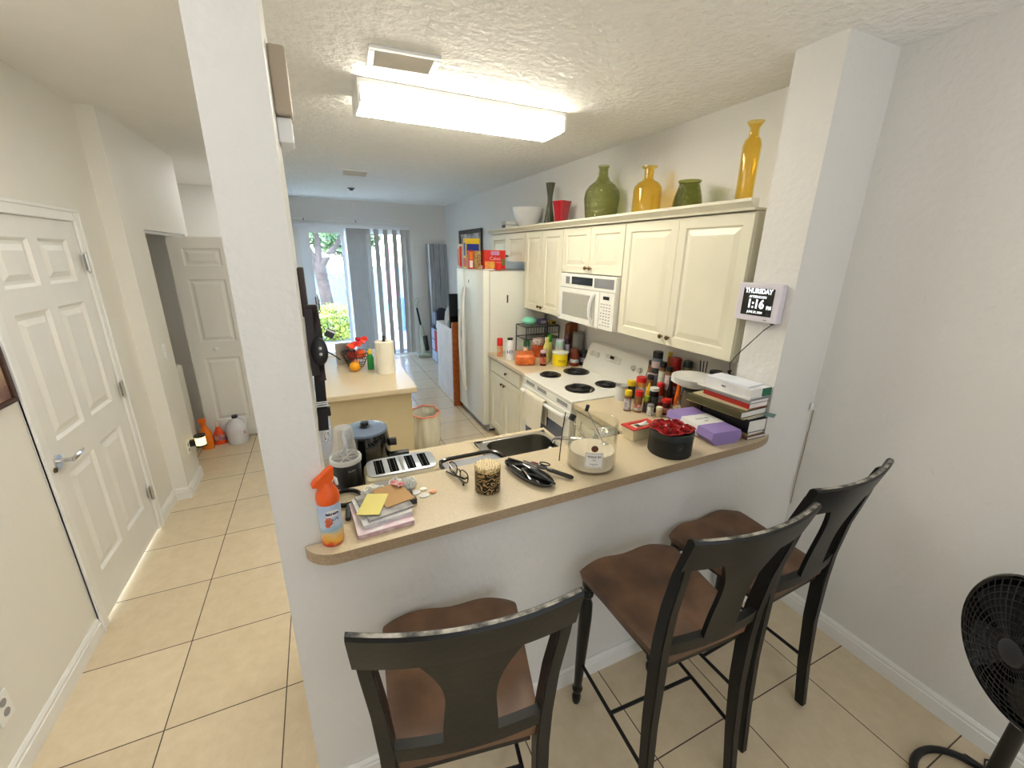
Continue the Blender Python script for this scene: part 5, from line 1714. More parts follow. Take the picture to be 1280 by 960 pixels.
k = 0
for x, y in ((0, 0), (0.055, 0.01), (-0.055, 0.0), (0.028, 0.05), (-0.028, 0.05), (0.03, -0.047), (-0.03, -0.045), (0.0, 0.075), (0.068, -0.03), (-0.066, -0.035), (0.066, 0.045), (-0.064, 0.042)):
    rose(x * 0.87, y * 0.87, 0.1085 + 0.006 * (k == 0), 0.029, 40 + k)
    k += 1
for x, y in ((-0.05, -0.01), (0.01, -0.05), (0.02, 0.03)):
    B().sph((x, y, 0.135), 0.0035, 10, 8).build('pearl', mat('pearl', (244, 240, 236), 0.15), t, smooth=True)

# --- red topped box
t = thing('tissue_box', 'cream box with red rimmed open top behind the rose box', 'box', (1.335, 1.412, ZB), R_(2))
m_cb = mat('cream_box', (240, 228, 190), 0.5)
s = B()
w, d, h = 0.165, 0.085, 0.060
lo = [(-w / 2 + .012, -d / 2 + .008), (w / 2 - .018, -d / 2 + .008), (w / 2 - .018, d / 2 - .008), (-w / 2 + .012, d / 2 - .008)]
hi = [(-w / 2, -d / 2), (w / 2, -d / 2), (w / 2, d / 2), (-w / 2, d / 2)]
s.rectsweep([[(x, y, 0) for x, y in lo], [(x, y, h - 0.003) for x, y in hi]])
s.build('body', m_cb, t)
s = B()
s.box(-w / 2 - .001, w / 2 + .001, -d / 2 - .001, -d / 2 + .018, h - .003, h + .002).box(-w / 2 - .001, w / 2 + .001, d / 2 - .018, d / 2 + .001, h - .003, h + .002)
s.box(-w / 2 - .001, -w / 2 + .03, -d / 2 + .018, d / 2 - .018, h - .003, h + .002).box(w / 2 - .03, w / 2 + .001, -d / 2 + .018, d / 2 - .018, h - .003, h + .002)
s.build('red_rim', mat('rim_red', (204, 26, 28), 0.4), t)
B().box(-0.03, 0.0, -0.015, 0.012, h - .002, h - .0005).build('slot', M_dark, t)
B().grid(lambda u, v: Vector((-0.01 + u * 0.045, -0.012 + v * 0.025, h + 0.001 + 0.012 * u * math.sin(v * 3))), 6, 6, th=(0, 0, 0.0008)).build('tissue', M_paper, t, smooth=True)
sheet('small cream card standing between the red rimmed box and rose box', 'card', 'cream_card', 1.475, 1.40, ZB, 0.055, 0.06, 0.012, R_(20), mat('card_cream', (236, 222, 190), 0.7))

# --- purple gift box
t = thing('purple_gift_box', 'purple hexagonal gift box with white paper band at the right end of the bar', 'gift box', (1.666, 1.34, ZB), 0)
ax = Vector((-0.035, -0.31, 0)).normalized()
px_ = Vector((ax.y, -ax.x, 0))        # sideways
L = 0.36
ctr = Vector((0, 0, 0))
m_pur = mat('lilac_card', (150, 128, 190), 0.55, bump=0.05, bscale=200, var=0.02)
hexp = [(-0.062, 0.0), (0.062, 0.0), (0.088, 0.030), (0.078, 0.064), (-0.078, 0.064), (-0.088, 0.030)]


def hexseg(l0, l1, g, name, m):
    s = B()
    s.rectsweep([[ctr + ax * l + px_ * (a * (1 + g)) + Vector((0, 0, (b if b > 0 else -g * 0.0) + (g * 0.06 if b > 0.05 else 0))) for a, b in hexp] for l in (l0, l1)])
    return s.build(name, m, t)


hexseg(-L / 2 + 0.02, L / 2 - 0.02, 0, 'body', m_pur)
hexseg(-0.058, 0.058, 0.012, 'paper_band', mat('white_band', (236, 234, 230), 0.6))
mm = Matrix((-px_, ax * -1, Vector((0, 0, 1)))).transposed().to_4x4()
for k, (tx, sz) in enumerate((('HUG ME', 0.02), ('time', 0.012))):
    m2 = Matrix((Vector((-px_.x, -px_.y, 0)), Vector((-ax.x, -ax.y, 0)), Vector((0, 0, 1)))).transposed().to_4x4()
    m2.translation = ctr + Vector((0, 0, 0.0652)) + ax * (0.03 * (k - 0.2))
    lettering(tx, sz, mat('sage_print', (150, 170, 160), 0.6), t, m2)

# --- stack of books and papers at the right end
bx, by = 1.845, 1.315
zb = ZB
m_bk = lambda n, c, **k: mat('cover_' + n, c, 0.45, **k)
items = [
    ('brown-edged notebook lowest in the book pile by the right pillar', 1.843, 1.300, 0.128, 0.26, 0.016, 0, (120, 84, 70), 'notebook'),
    ('tan paperback second from the bottom of the book pile', 1.846, 1.295, 0.118, 0.23, 0.018, 1.5, (196, 170, 130), 'book'),
    ('thick black hardcover with white page edges in the book pile', 1.842, 1.308, 0.128, 0.27, 0.062, -0.8, (20, 18, 18), 'book'),
    ('dark patterned notebook on the black hardcover', 1.836, 1.31, 0.135, 0.25, 0.012, 2, (64, 52, 40), 'notebook'),
    ('yellowish folder in the middle of the book pile', 1.806, 1.340, 0.17, 0.32, 0.008, 4, (200, 190, 120), 'folder'),
    ('dark olive hardcover in the middle of the pile, wider than the rest', 1.800, 1.335, 0.19, 0.31, 0.030, 2.5, (82, 76, 44), 'book'),
    ('thin beige magazine on the olive hardcover', 1.815, 1.335, 0.15, 0.29, 0.006, 5, (206, 196, 160), 'magazine'),
    ('red hardcover with cream pages in the upper book pile', 1.832, 1.312, 0.135, 0.26, 0.026, 0.5, (186, 44, 34), 'book'),
    ('grey-covered book just under the loose white papers', 1.830, 1.310, 0.14, 0.26, 0.016, 1.5, (170, 172, 176), 'book'),
    ('loose white papers under the thick white book', 1.822, 1.33, 0.15, 0.28, 0.006, 4, (232, 228, 222), 'papers'),
    ('thick white book with green spine end topmost of the book pile', 1.832, 1.310, 0.142, 0.25, 0.044, 1, (236, 236, 236), 'book'),
]
for i, (lab, x, y, w, d, h, rz, c, cat) in enumerate(items):
    tb = book(lab, x, y, zb, w, d, h, R_(rz), m_bk('%d_%d' % (i, c[0]), c, rgb2=tuple(int(v * 0.93) for v in c), vscale=10), cat=cat, name=cat if cat != 'papers' else 'paper_sheaf', th=0.0015 if h > 0.01 else 0.0008, spine='-x')
    if i == 10:
        B().box(w / 2 - 0.055, w / 2 + 0.001, -d / 2 - 0.0025, -d / 2 + 0.03, 0.003, h - 0.003).build('green_end', mat('green_print', (30, 110, 80), 0.5), tb)
        lettering('BIKE', 0.012, mk_, tb, Matrix.Translation((-w / 2 - 0.0006, 0.02, h / 2)) @ facing(R_(180)))
        B().tube([(w / 2 + 0.012 + 0.010 * math.cos(q), -d / 2 + 0.01, h / 2 + 0.012 * math.sin(q)) for q in [j / 16 * 2 * math.pi for j in range(16)]], 0.0015, 6, closed=True).build('ring', M_chrome, tb)
    zb += h + 0.0006
sheet('white envelopes lying on top of the thick white book', 'envelopes', 'envelope_stack', 1.825, 1.325, zb + 0.0005, 0.12, 0.22, 0.006, R_(6), mat('env_white', (234, 236, 244), 0.7, rgb2=(222, 226, 236), vscale=8))
sheet('teal paper slip poking out of the front of the book pile', 'slip', 'teal_slip', 1.905, 1.15, ZB + 0.1785, 0.06, 0.045, 0.0012, R_(24), mat('teal_paper', (120, 152, 146), 0.7)).location = (1.893, 1.160, ZB + 0.1175)

# paper plates
ZPL = ZB + 0.143
o = None
t = thing('paper_plate_stack', 'stack of white paper plates on a jar behind the book pile', 'plates', (1.925, 1.645, 1.1905), 0)
s = B()
prof = [(0, 0)]
for k in range(6):
    prof += [(0.090, 0.001 + k * 0.004), (0.128, 0.020 + k * 0.006), (0.120, 0.0215 + k * 0.006)]
prof += [(0.126, 0.0525), (0.088, 0.030), (0, 0.030)]
s.lathe(prof, seg=40)
s.build('plates', mat('plate_white', (240, 238, 232), 0.6), t, smooth=True, ang=50)

# ================================================================== spices and jars on the right worktop
ZC = 0.9145


def jar(name, label, cat, x, y, z, r, h, body, cap=None, caph=0.022, lab=None, labz=(0.15, 0.6), neck=None, capr=1.0, group=None, lab2=None):
    """bottle or jar with body, cap and wrap-round label; h is the total height"""
    t = thing(name, label, cat, (x, y, z), 0, group)
    hb = h - (caph if cap else 0)
    if neck:
        nr, nz = neck
        pf = [(0, 0), (r * .94, 0), (r, r * .08), (r, hb * nz), (r * 0.9, hb * (nz + .06)), (nr * 1.15, hb * (nz + 0.2 if nz < .75 else .95)), (nr, hb), (0, hb)]
        cr = nr * 1.15 * capr
    else:
        pf = [(0, 0), (r * .94, 0), (r, r * .08), (r, hb * .95), (r * .93, hb), (0, hb)]
        cr = r * 0.98 * capr
    B().lathe(pf, seg=22).build('body', body, t, smooth=True)
    if cap:
        B().lathe([(0, hb - 0.0005), (cr, hb - 0.0005), (cr, hb + caph * .85), (cr * .92, hb + caph), (0, hb + caph)], seg=22).build('cap', cap, t, smooth=True)
    if lab:
        B().lathe([(r * 1.006, hb * labz[0]), (r * 1.012, hb * labz[0] + .001), (r * 1.012, hb * labz[1] - .001), (r * 1.006, hb * labz[1])], seg=22, close=False).build('label', lab, t, smooth=True)
    if lab2:
        B().lathe([(r * 1.014, hb * labz[0] + .006), (r * 1.018, hb * labz[0] + .007), (r * 1.018, hb * (labz[0] + labz[1]) / 2), (r * 1.014, hb * (labz[0] + labz[1]) / 2)], seg=22, close=False).build('label_band', lab2, t, smooth=True)
    return t


def pm(n, c, r=0.35, **k):
    return mat('goods_' + n, c, r, **k)


G_sp = 'seasoning bottles behind the bar'
k_yel, k_red, k_blk, k_wht = pm('cap_yellow', (240, 204, 30)), pm('cap_red', (216, 34, 28)), pm('cap_black', (20, 20, 22)), pm('cap_white', (236, 234, 226))
lw, lp, lb_, lr, lg, ln = pm('lab_white', (228, 226, 218), rgb2=(150, 150, 150), vscale=70), pm('lab_purple', (150, 140, 160), rgb2=(220, 214, 210), vscale=70), pm('lab_black', (24, 24, 26), rgb2=(80, 80, 80), vscale=70), pm('lab_red', (170, 40, 36), rgb2=(220, 190, 180), vscale=70), pm('lab_green', (110, 140, 50), rgb2=(60, 80, 30), vscale=60), pm('lab_blue', (90, 110, 150), rgb2=(200, 206, 214), vscale=60)
spice_b = pm('spice_brown', (150, 104, 60), rgb2=(110, 74, 44), vscale=40)
amb = pm('honey_orange', (214, 150, 70))
t = thing('tin_can', 'open white tin can at the near corner of the stove', 'can', (1.90, 2.235, ZC))
B().lathe([(0, 0), (0.044, 0), (0.044, 0.105), (0.0415, 0.105), (0.0415, 0.02), (0, 0.02)], seg=28).build('can', pm('tin_white', (222, 222, 218), 0.3), t, smooth=True)
B().lathe([(0.0445, 0.095), (0.046, 0.1), (0.0445, 0.106)], seg=28, close=False).build('rim', M_steel, t)
jar('mustard_bottle', 'black and yellow bottle with yellow cap beside the open tin can', 'bottle', 1.985, 2.235, ZC, .031, .13, lb_, k_yel, .035)
jar('honey_jar', 'big clear jar of orange seasoning with wide red lid', 'jar', 2.07, 2.225, ZC, .041, .15, amb, k_red, .035, lw, (.3, .7))
jar('spice_bottle', 'spice bottle with yellow cap at the left front of the seasonings', 'spice bottle', 1.79, 2.035, ZC, .024, .142, spice_b, k_yel, .034, lp, (.08, .8))
jar('spice_bottle', 'spice bottle with red cap at the left front of the seasonings', 'spice bottle', 1.84, 1.99, ZC, .0255, .146, spice_b, k_red, .034, lr, (.08, .5), lab2=lw)
jar('spice_bottle', 'short spice bottle with lime green cap and black label', 'spice bottle', 1.885, 1.965, ZC, .0185, .112, spice_b, pm('cap_lime', (150, 180, 50)), .03, lb_, (.08, .85))
t = jar('sauce_bottle', 'dark sauce bottle with white flip cap among the front seasonings', 'sauce bottle', 1.94, 1.96, ZC, .032, .165, pm('sauce_dark', (26, 18, 22), 0.15), k_wht, .02, lb_, (.2, .75), neck=(.026, .78))
jar('seasoning_shaker', 'small grey-white shaker jar in front of the sauce bottle', 'shaker', 1.871, 1.906, ZC, .0215, .075, lw, pm('cap_grey', (150, 150, 150)), .014)
jar('seasoning_shaker', 'little jar with cream lid right of the grey shaker', 'shaker', 1.912, 1.870, ZC, .0215, .064, pm('jar_tan', (200, 180, 140)), pm('cap_cream', (240, 232, 204)), .014)
jar('red_lid_jar', 'dark jar with flat red lid behind the red roses', 'jar', 1.975, 1.885, ZC, .030, .105, pm('jam_dark', (90, 24, 24), 0.2), k_red, .02, lr, (.2, .6))
t = thing('clear_spread_jar', 'round glass jar of creamy crumbs below the paper plates', 'jar', (1.985, 1.775, ZC))
B().lathe([(0, 0), (.044, 0), (.048, .006), (.048, .09), (.038, .12), (.03, .13), (.03, .155), (.027, .155), (.027, .13), (.044, .09), (.044, .01), (0, .006)], seg=28).build('glass', gj, t, smooth=True)
B().lathe([(0, .012), (.0425, .012), (.0425, .08), (.02, .092), (0, .094)], seg=24).build('contents', pm('crumbs', (206, 184, 144), 0.8, rgb2=(140, 110, 70), vscale=90), t, smooth=True)
t = thing('cone_top_bottle', 'squeeze bottle with yellow cone tip among the seasonings', 'squeeze bottle', (1.98, 2.05, ZC))
B().lathe([(0, 0), (.02, 0), (.021, .004), (.021, .11), (0, .118)], seg=20).build('body', pm('mustard', (220, 180, 40)), t, smooth=True)
B().lathe([(.018, .114), (.016, .13), (.005, .165), (0, .166)], seg=16).build('cone_cap', k_yel, t, smooth=True)
jar('chili_bottle', 'small bottle of red chili with red lid behind the sauce bottle', 'bottle', 2.03, 2.0, ZC, .025, .175, pm('chili', (170, 50, 30)), k_red, .025, lw, (.3, .6))
jar('dark_spice_jar', 'jar with wide black lid behind the yellow cone bottle', 'jar', 2.03, 2.1, ZC, .026, .20, spice_b, k_blk, .025, lr, (.2, .7))
jar('tall_spice_jar', 'clear seasoning bottle with black cap nearest the stove panel', 'jar', 2.17, 2.25, ZC, .0245, .258, spice_b, k_blk, .03, lw, (.3, .75))
jar('pink_label_jar', 'tall white and pink labelled jar with big black lid, tallest seasoning', 'jar', 2.12, 2.15, ZC, .036, .352, pm('jar_steel', (120, 132, 150)), k_blk, .045, pm('lab_pinkish', (226, 200, 196)), (.62, .93), lab2=lb_)
jar('green_label_jar', 'tall pale green labelled jar with black lid', 'jar', 2.09, 2.06, ZC, .0245, .30, spice_b, k_blk, .035, pm('lab_mint', (190, 206, 180), rgb2=(230, 230, 220), vscale=50), (.5, .9))
jar('rose_label_jar', 'tall jar with pale rose label and black lid before the red tub', 'jar', 2.082, 1.99, ZC, .0245, .285, spice_b, k_blk, .03, pm('lab_rose', (214, 170, 170), rgb2=(230, 220, 220), vscale=50), (.5, .9))
jar('red_tub', 'big bright red canister with red lid at the back of the seasonings', 'canister', 2.17, 2.03, ZC, .039, .328, pm('tub_red', (186, 36, 32)), pm('cap_red_dark', (170, 28, 24)), .06, lr, (.3, .5))
jar('amber_oil_bottle', 'slim tall amber bottle behind the red canister', 'bottle', 2.225, 2.14, ZC, .019, .34, pm('amber_oil', (200, 130, 30), 0.15), k_yel, .03, neck=(.012, .7))
jar('grey_lid_bottle', 'tall pale bottle with dark green lid against the wall', 'bottle', 2.20, 1.95, ZC, .030, .322, pm('olive_jar', (140, 130, 90)), pm('cap_dkgreen', (30, 50, 40)), .04, lw, (.3, .6))
jar('teal_container', 'teal round-topped container left of the black utensils', 'container', 2.15, 1.88, ZC, .033, .255, pm('teal_plastic', (20, 84, 104), 0.3), pm('teal_plastic', (20, 84, 104), 0.3), .03)
jar('orange_sauce_bottle', 'orange hot sauce bottle left of the paper plates', 'sauce bottle', 2.035, 1.85, ZC, .019, .23, pm('hot_orange', (236, 110, 26)), pm('hot_orange', (236, 110, 26)), .03, neck=(.012, .6))
jar('soy_bottle', 'slim dark brown bottle with white label left of the orange sauce', 'bottle', 2.035, 1.92, ZC, .020, .235, pm('soy', (28, 18, 14), 0.15), k_blk, .02, lw, (.1, .45), neck=(.012, .6))
jar('clamp_jar', 'large jar with black lid under the wall cabinet', 'jar', 2.19, 1.72, ZC, .035, .315, pm('jar_smoke', (70, 66, 62), 0.15), k_blk, .035, capr=1.12)
t = thing('utensil_crock', 'dark crock with thin black rods standing under the wall cabinet', 'utensil holder', (2.175, 1.80, ZC))
B().lathe([(0, 0), (.028, 0), (.031, .01), (.031, .15), (.027, .15), (.027, .02), (0, .02)], seg=22).build('crock', pm('crock', (40, 36, 34)), t, smooth=True)
for k in range(3):
    B().tube([(0.005 * k, -.008 + .006 * k, .03), (0.006 - .012 * k, -.012 + .016 * k, .36)], .0035, 6).build('rod', M_black, t)
t = thing('plate_jar', 'tall brown canister carrying the paper plates', 'canister', (1.925, 1.645, ZC))
B().lathe([(0, 0), (.05, 0), (.053, .006), (.053, .235), (.048, .245), (0, .245)], seg=28).build('body', pm('canister_brown', (92, 74, 60), 0.3), t, smooth=True)
B().lathe([(.054, .245), (.054, .272), (.05, .2755), (0, .2755)], seg=28).build('lid', k_blk, t, smooth=True)
t = thing('phone_charger', 'black charger plug at the lower end of the clock cable', 'charger', (2.03, 1.50, 1.225))
B().box(-.02, .02, -.015, .015, 0, .055, bev=.006).build('body', M_black, t)
B().tube([(0, 0, .05), (-.012, .01, .075), (-.02, -.01, .082)], .006, 8).build('plug_collar', M_black, t, smooth=True)
t = thing('black_canister', 'black canister beneath the charger behind the book pile', 'canister', (2.03, 1.50, ZC))
B().lathe([(0, 0), (.04, 0), (.044, .01), (.044, .29), (.038, .309), (0, .31)], seg=22).build('body', M_black, t, smooth=True)
B().lathe([(.0445, .25), (.0455, .255), (.0455, .275), (.0445, .28)], seg=22, close=False).build('band', M_dark, t)

# ================================================================== far worktop between stove and refrigerator
jar('salt_shaker', 'salt canister with red cap beside the refrigerator', 'canister', 1.595, 3.76, ZC, .030, .185, pm('salt_body', (190, 196, 150), rgb2=(220, 90, 60), vscale=30), k_red, .075)
t = jar('milk_powder', 'white bottle with black cap and blue print beside the refrigerator', 'bottle', 1.635, 3.60, ZC, .042, .215, pm('white_bottle', (232, 232, 232)), k_blk, .018, neck=(.024, .78))
lettering('H2', .05, pm('print_cobalt', (40, 70, 150)), t, facing(R_(-115)) @ Matrix.Translation((0, .08, 0)), bend=.0425, bold=.001)
t = thing('bread_bag', 'orange clear bag of bread rolls on the worktop by the refrigerator', 'bread bag', (1.715, 3.425, ZC), R_(-25))
s = B().box(-.09, .09, -.115, .115, 0, .10, bev=.03, seg=4)
bmesh.ops.subdivide_edges(s.bm, edges=s.bm.edges[:], cuts=2, use_grid_fill=True)
for v in s.bm.verts:
    if v.co.z > .01:
        v.co += Vector((noise.noise(v.co * 22), noise.noise(v.co * 22 + Vector((9, 0, 0))), noise.noise(v.co * 18 + Vector((0, 9, 0))))) * .012
s.build('bag', pm('bread_orange', (232, 120, 50), 0.3, rgb2=(190, 90, 40), vscale=18), t, smooth=True, ang=60)
B().tube([(0, .10, .06), (0, .14, .075), (0.01, .16, .09)], [.04, .012, .03], 10).build('bag_neck', pm('bag_clear', (236, 190, 150), 0.25), t, smooth=True)
jar('barbecue_sauce', 'small brown sauce bottle in front of the bread bag', 'sauce bottle', 1.832, 3.285, ZC, .030, .14, pm('bbq', (70, 24, 20), 0.15), pm('cap_lilac', (206, 180, 186)), .02, pm('lab_bbq', (206, 120, 80), rgb2=(130, 50, 60), vscale=60), (.15, .7), neck=(.024, .8))
t = thing('yellow_tub', 'bright yellow tub with white lid beside the stove', 'tub', (1.985, 3.235, ZC))
B().lathe([(0, 0), (.064, 0), (.07, .006), (.071, .115), (0, .115)], seg=32).build('tub', pm('tub_yellow', (246, 220, 20), 0.35, var=.02), t, smooth=True)
B().lathe([(0.073, .113), (.074, .116), (.074, .128), (.066, .130), (0, .130)], seg=32).build('lid', pm('tub_lid', (240, 238, 214), 0.4), t, smooth=True)
lettering('mm', .05, pm('print_gold', (200, 160, 10)), t, facing(R_(-105)) @ Matrix.Translation((0, .055, 0)), bend=.0715, bold=.001)
jar('brown_jar', 'reddish brown jar with white label against the stove', 'jar', 2.10, 3.165, ZC, .040, .165, pm('jar_redbrown', (120, 44, 20), 0.12), pm('cap_brown', (110, 50, 24)), .03, lw, (.25, .5))
jar('dark_jar', 'very dark jar right behind the stove control panel end', 'jar', 2.20, 3.16, ZC, .04, .14, pm('jar_black', (30, 22, 24), 0.15), k_blk, .03, pm('lab_lilac', (160, 150, 170)), (.3, .7))
jar('oil_bottle', 'tall pale yellow cooking oil bottle behind the sauce bottle', 'bottle', 1.93, 3.40, ZC, .033, .235, pm('oil_yellow', (206, 196, 110), 0.12), pm('cap_tan', (210, 200, 150)), .02, pm('lab_tan', (190, 180, 120)), (.2, .6), neck=(.018, .65))
jar('green_cap_bottle', 'yellow-green bottle with bright green cap behind the yellow tub', 'bottle', 2.03, 3.52, ZC, .030, .235, pm('lime_liquid', (196, 200, 90), 0.15), pm('cap_green', (70, 160, 40)), .07, neck=(.022, .75))
jar('mint_can', 'mint and white can behind the yellow tub', 'can', 2.05, 3.355, ZC, .042, .215, pm('can_mint', (160, 200, 180)), pm('cap_paleblue', (200, 210, 224)), .02, lw, (.5, .8))
jar('honey_pot', 'round orange glass pot with patterned lid behind the bread bag', 'pot', 1.955, 3.62, ZC, .062, .185, pm('pot_orange', (222, 110, 50), 0.2, rgb2=(160, 60, 30)), pm('pot_lid', (120, 60, 40), rgb2=(220, 210, 200), vscale=60), .06, neck=(.05, .8))
jar('glass_cup', 'grey translucent glass cup against the wall beside the stove panel', 'cup', 2.195, 3.27, ZC, .052, .30, pm('smoke_glass', (128, 128, 124), 0.15), pm('smoke_lid', (110, 110, 106), 0.2), .02)
t = thing('knife_block', 'wooden knife block standing under the microwave corner', 'knife block', (2.20, 3.42, ZC))
B().rectsweep([[(-.05, -.045, 0), (.055, -.045, 0), (.055, .045, 0), (-.05, .045, 0)], [(-.035, -.04, .34), (.055, -.04, .38), (.055, .04, .38), (-.035, .04, .34)]]).build('block', pm('block_wood', (156, 84, 40), 0.4, rgb2=(120, 60, 28)), t)
for k in range(3):
    B().cyl((.02, -.025 + .025 * k, .36), (.0, -.025 + .025 * k, .41), .008, seg=8).build('knife_handle', M_black, t)
jar('purple_bottle', 'small dark bottle with lilac label left of the glass cup', 'bottle', 2.135, 3.36, ZC, .026, .26, pm('bottle_plum', (60, 44, 60), 0.2), pm('cap_plum', (110, 90, 100)), .04, pm('lab_lav', (190, 184, 206)), (.35, .75), neck=(.016, .75))
t = thing('wire_rack', 'dark wire shelf rack standing against the refrigerator side', 'rack', (2.05, 3.82, ZC))
s = B()
for x in (-.19, .19):
    for y in (-.12, .12):
        s.cyl((x, y, 0), (x, y, .285), .006, seg=8)
for z in (.16, .285):
    s.tube([(-.19, -.12, z), (.19, -.12, z), (.19, .12, z), (-.19, .12, z)], .005, 6, closed=True)
s.build('frame', M_dark, t)
s = B()
for z in (.16, .285):
    for k in range(14):
        x = -.18 + k * .0277
        s.cyl((x, -.12, z), (x, .12, z), .0025, seg=6)
s.build('shelf_wires', M_dark, t)
s = B()
for k in range(12):
    s.cyl((-.17 + k * .031, -.122, .215), (-.17 + k * .031, -.122, .285), .0022, seg=6)
s.tube([(-.19, -.122, .215), (.19, -.122, .215)], .003, 6)
s.build('front_rail', M_black, t)
ZR = ZC + .2905
t = thing('mint_bowl', 'mint green lidded round bowl on top of the wire rack', 'bowl', (1.955, 3.83, ZR))
B().lathe([(0, 0), (.04, 0), (.068, .018), (.076, .038), (0, .038)], seg=28).build('base', pm('mint_green', (130, 214, 184), 0.35, var=.02), t, smooth=True)
B().lathe([(.078, .039), (.076, .05), (.06, .068), (.03, .078), (0, .08)], seg=28).build('lid', pm('mint_green', (130, 214, 184), 0.35), t, smooth=True)
t = thing('lilac_pack', 'lilac patterned soft packet beside the mint bowl', 'packet', (2.09, 3.80, ZR))
B().box(-.05, .05, -.035, .035, 0, .06, bev=.015, seg=3).build('pack', pm('lilac_pack', (110, 100, 160), rgb2=(60, 60, 90), vscale=30), t, smooth=True)
B().box(-.03, .03, -.0365, -.034, .015, .045).build('print', lw, t)
t = thing('mustard_pack', 'mustard yellow packet at the right of the wire rack top', 'packet', (2.19, 3.76, ZR))
B().box(-.035, .035, -.03, .03, 0, .045, bev=.012, seg=3).build('pack', pm('mustard_pack', (190, 160, 50)), t, smooth=True)
B().box(-.02, .02, -.0315, -.029, .01, .035).build('print', lb_, t)
for x, y, z, r, h, b_, c_, nm, lab in ((1.93, 3.83, .0, .032, .13, pm('green_glass', (60, 130, 80), .15), pm('cap_green2', (40, 130, 70)), 'green_bottle', 'green bottle under the wire rack at its left post'),
                                       (2.03, 3.82, .0, .035, .12, pm('tea_tin', (190, 170, 60)), k_blk, 'tea_tin', 'yellow tea tin under the middle of the wire rack'),
                                       (2.13, 3.80, .0, .036, .13, pm('coffee_jar', (80, 44, 26), .15), pm('cap_copper', (150, 80, 40)), 'coffee_jar', 'brown coffee jar under the right of the wire rack')):
    jar(nm, lab, nm.split('_')[1], x, y, ZC + z, r, h, b_, c_, .02, lw, (.2, .6))

# ================================================================== appliances behind the bar
t = thing('toaster', 'cream four-slot toaster with silver top standing behind the bar', 'toaster', (0.228, 1.552, ZC), R_(-1))
s = B()
rings = []
for z, g in ((0.0, -.006), (.01, 0), (.13, .003), (.155, .0), (.165, -.008)):
    rings.append([s.bm.verts.new((x, y, z)) for x, y in rrect(.285 + 2 * g, .162 + 2 * g, .04, 6)])
for a, b in zip(rings[:-1], rings[1:]):
    for k in range(len(a)):
        j = (k + 1) % len(a)
        s.bm.faces.new((a[k], a[j], b[j], b[k]))
s.bm.faces.new(rings[0])
s.bm.faces.new(rings[-1])
s.build('body', mat('toaster_cream', (228, 216, 178), 0.3, coat=.3), t, smooth=True)
B().prism(rrect(.268, .148, .035, 6), .164, .170, bev=.002).build('top_plate', mat('toaster_silver', (196, 200, 206), 0.3, metal=.6), t, smooth=True)
for x in (-.088, -.034, .034, .088):
    B().box(x - .017, x + .017, -.058, .058, .1685, .1712, bev=.001).build('slot', mat('slot_black', (6, 6, 6), .95, spec=.05), t)
    B().box(x - .011, x - .009, -.055, .055, .1708, .1722).box(x + .007, x + .009, -.055, .055, .1708, .1722).build('guide_wire', M_dark, t)
B().box(-.006, .006, -.064, .064, .1695, .1715, bev=.001).build('ridge', M_steel, t)
t = thing('bullet_blender', 'black bullet blender with clear cup upside down on top, behind the bar', 'blender', (0.022, 1.575, ZC))
B().lathe([(0, 0), (.052, 0), (.058, .008), (.056, .08), (.053, .20), (.05, .215), (0, .215)], seg=32).build('base', mat('blender_black', (34, 34, 34), 0.3), t, smooth=True)
B().lathe([(.050, .212), (.0585, .214), (.0595, .228), (.0565, .234), (.050, .232), (.047, .222)], seg=32, close=False).build('collar', mat('clear_white', (214, 214, 210), 0.25), t, smooth=True)
s = B()
for k in range(3):
    a = k * math.pi / 3
    s.cyl((-.048 * math.cos(a), -.048 * math.sin(a), .226), (.048 * math.cos(a), .048 * math.sin(a), .226), .003, seg=6)
s.build('spokes', mat('clear_white', (214, 214, 210), 0.25), t)
cupg = clear('cup_plastic', (250, 250, 249), 0.15, 2.0, frost=0.14)
B().lathe([(.0475, .228), (.046, .24), (.036, .345), (.031, .353), (0, .355), (0, .352), (.03, .350), (.0335, .343), (.0435, .24), (.045, .228)], seg=32, close=False).build('cup', cupg, t, smooth=True)
B().box(-.004, .004, -.001, .001, .236, .34).build('centre_rib', mat('clear_white', (214, 214, 210), 0.25), t)
lettering('bullet', .013, M_grey, t, facing(R_(-70)) @ Matrix.Translation((0, .19, 0)), bend=.0542)
t = thing('air_fryer', 'round black air fryer with blue-grey top and knob behind the toaster', 'air fryer', (0.118, 1.80, ZC))
B().lathe([(0, 0), (.088, 0), (.098, .01), (.103, .10), (.100, .20), (.094, .236), (0, .236)], seg=40).build('body', M_blackg, t, smooth=True)
B().lathe([(.095, .234), (.093, .243), (.06, .249), (0, .250)], seg=40).build('top', mat('slate_top', (104, 118, 140), 0.25), t, smooth=True)
B().lathe([(.022, .249), (.022, .254), (.018, .256), (.017, .272), (0, .273)], seg=20).build('dial', M_black, t, smooth=True)
B().cyl((.098, -.02, .17), (.128, -.024, .17), .019, seg=18).build('side_dial', M_black, t, smooth=True)
B().tube([(.09, -.04, .115), (.14, -.05, .12), (.175, -.055, .122)], [.02, .018, .016], 10, flat=.6).build('basket_handle', M_black, t, smooth=True)

# ================================================================== digital clock on the right pillar
t = thing('digital_clock', 'white framed digital day clock on the right pillar showing 1:16 PM', 'clock', (1.913, 1.318, 1.70))
ck = B().box(-.038, 0, -.108, .108, -.088, .088, bev=.006, seg=3).build('case', mat('clock_white', (222, 216, 226), 0.35, var=.01), t)
B().box(-.0395, -.037, -.086, .068, -.066, .060).xf(Matrix.Translation((0, .008, .006))).build('screen', M_blackg, t)
m_lit = mat('lit_digits', (244, 248, 250), 0.5, emis=(240, 248, 255), estr=0.9)


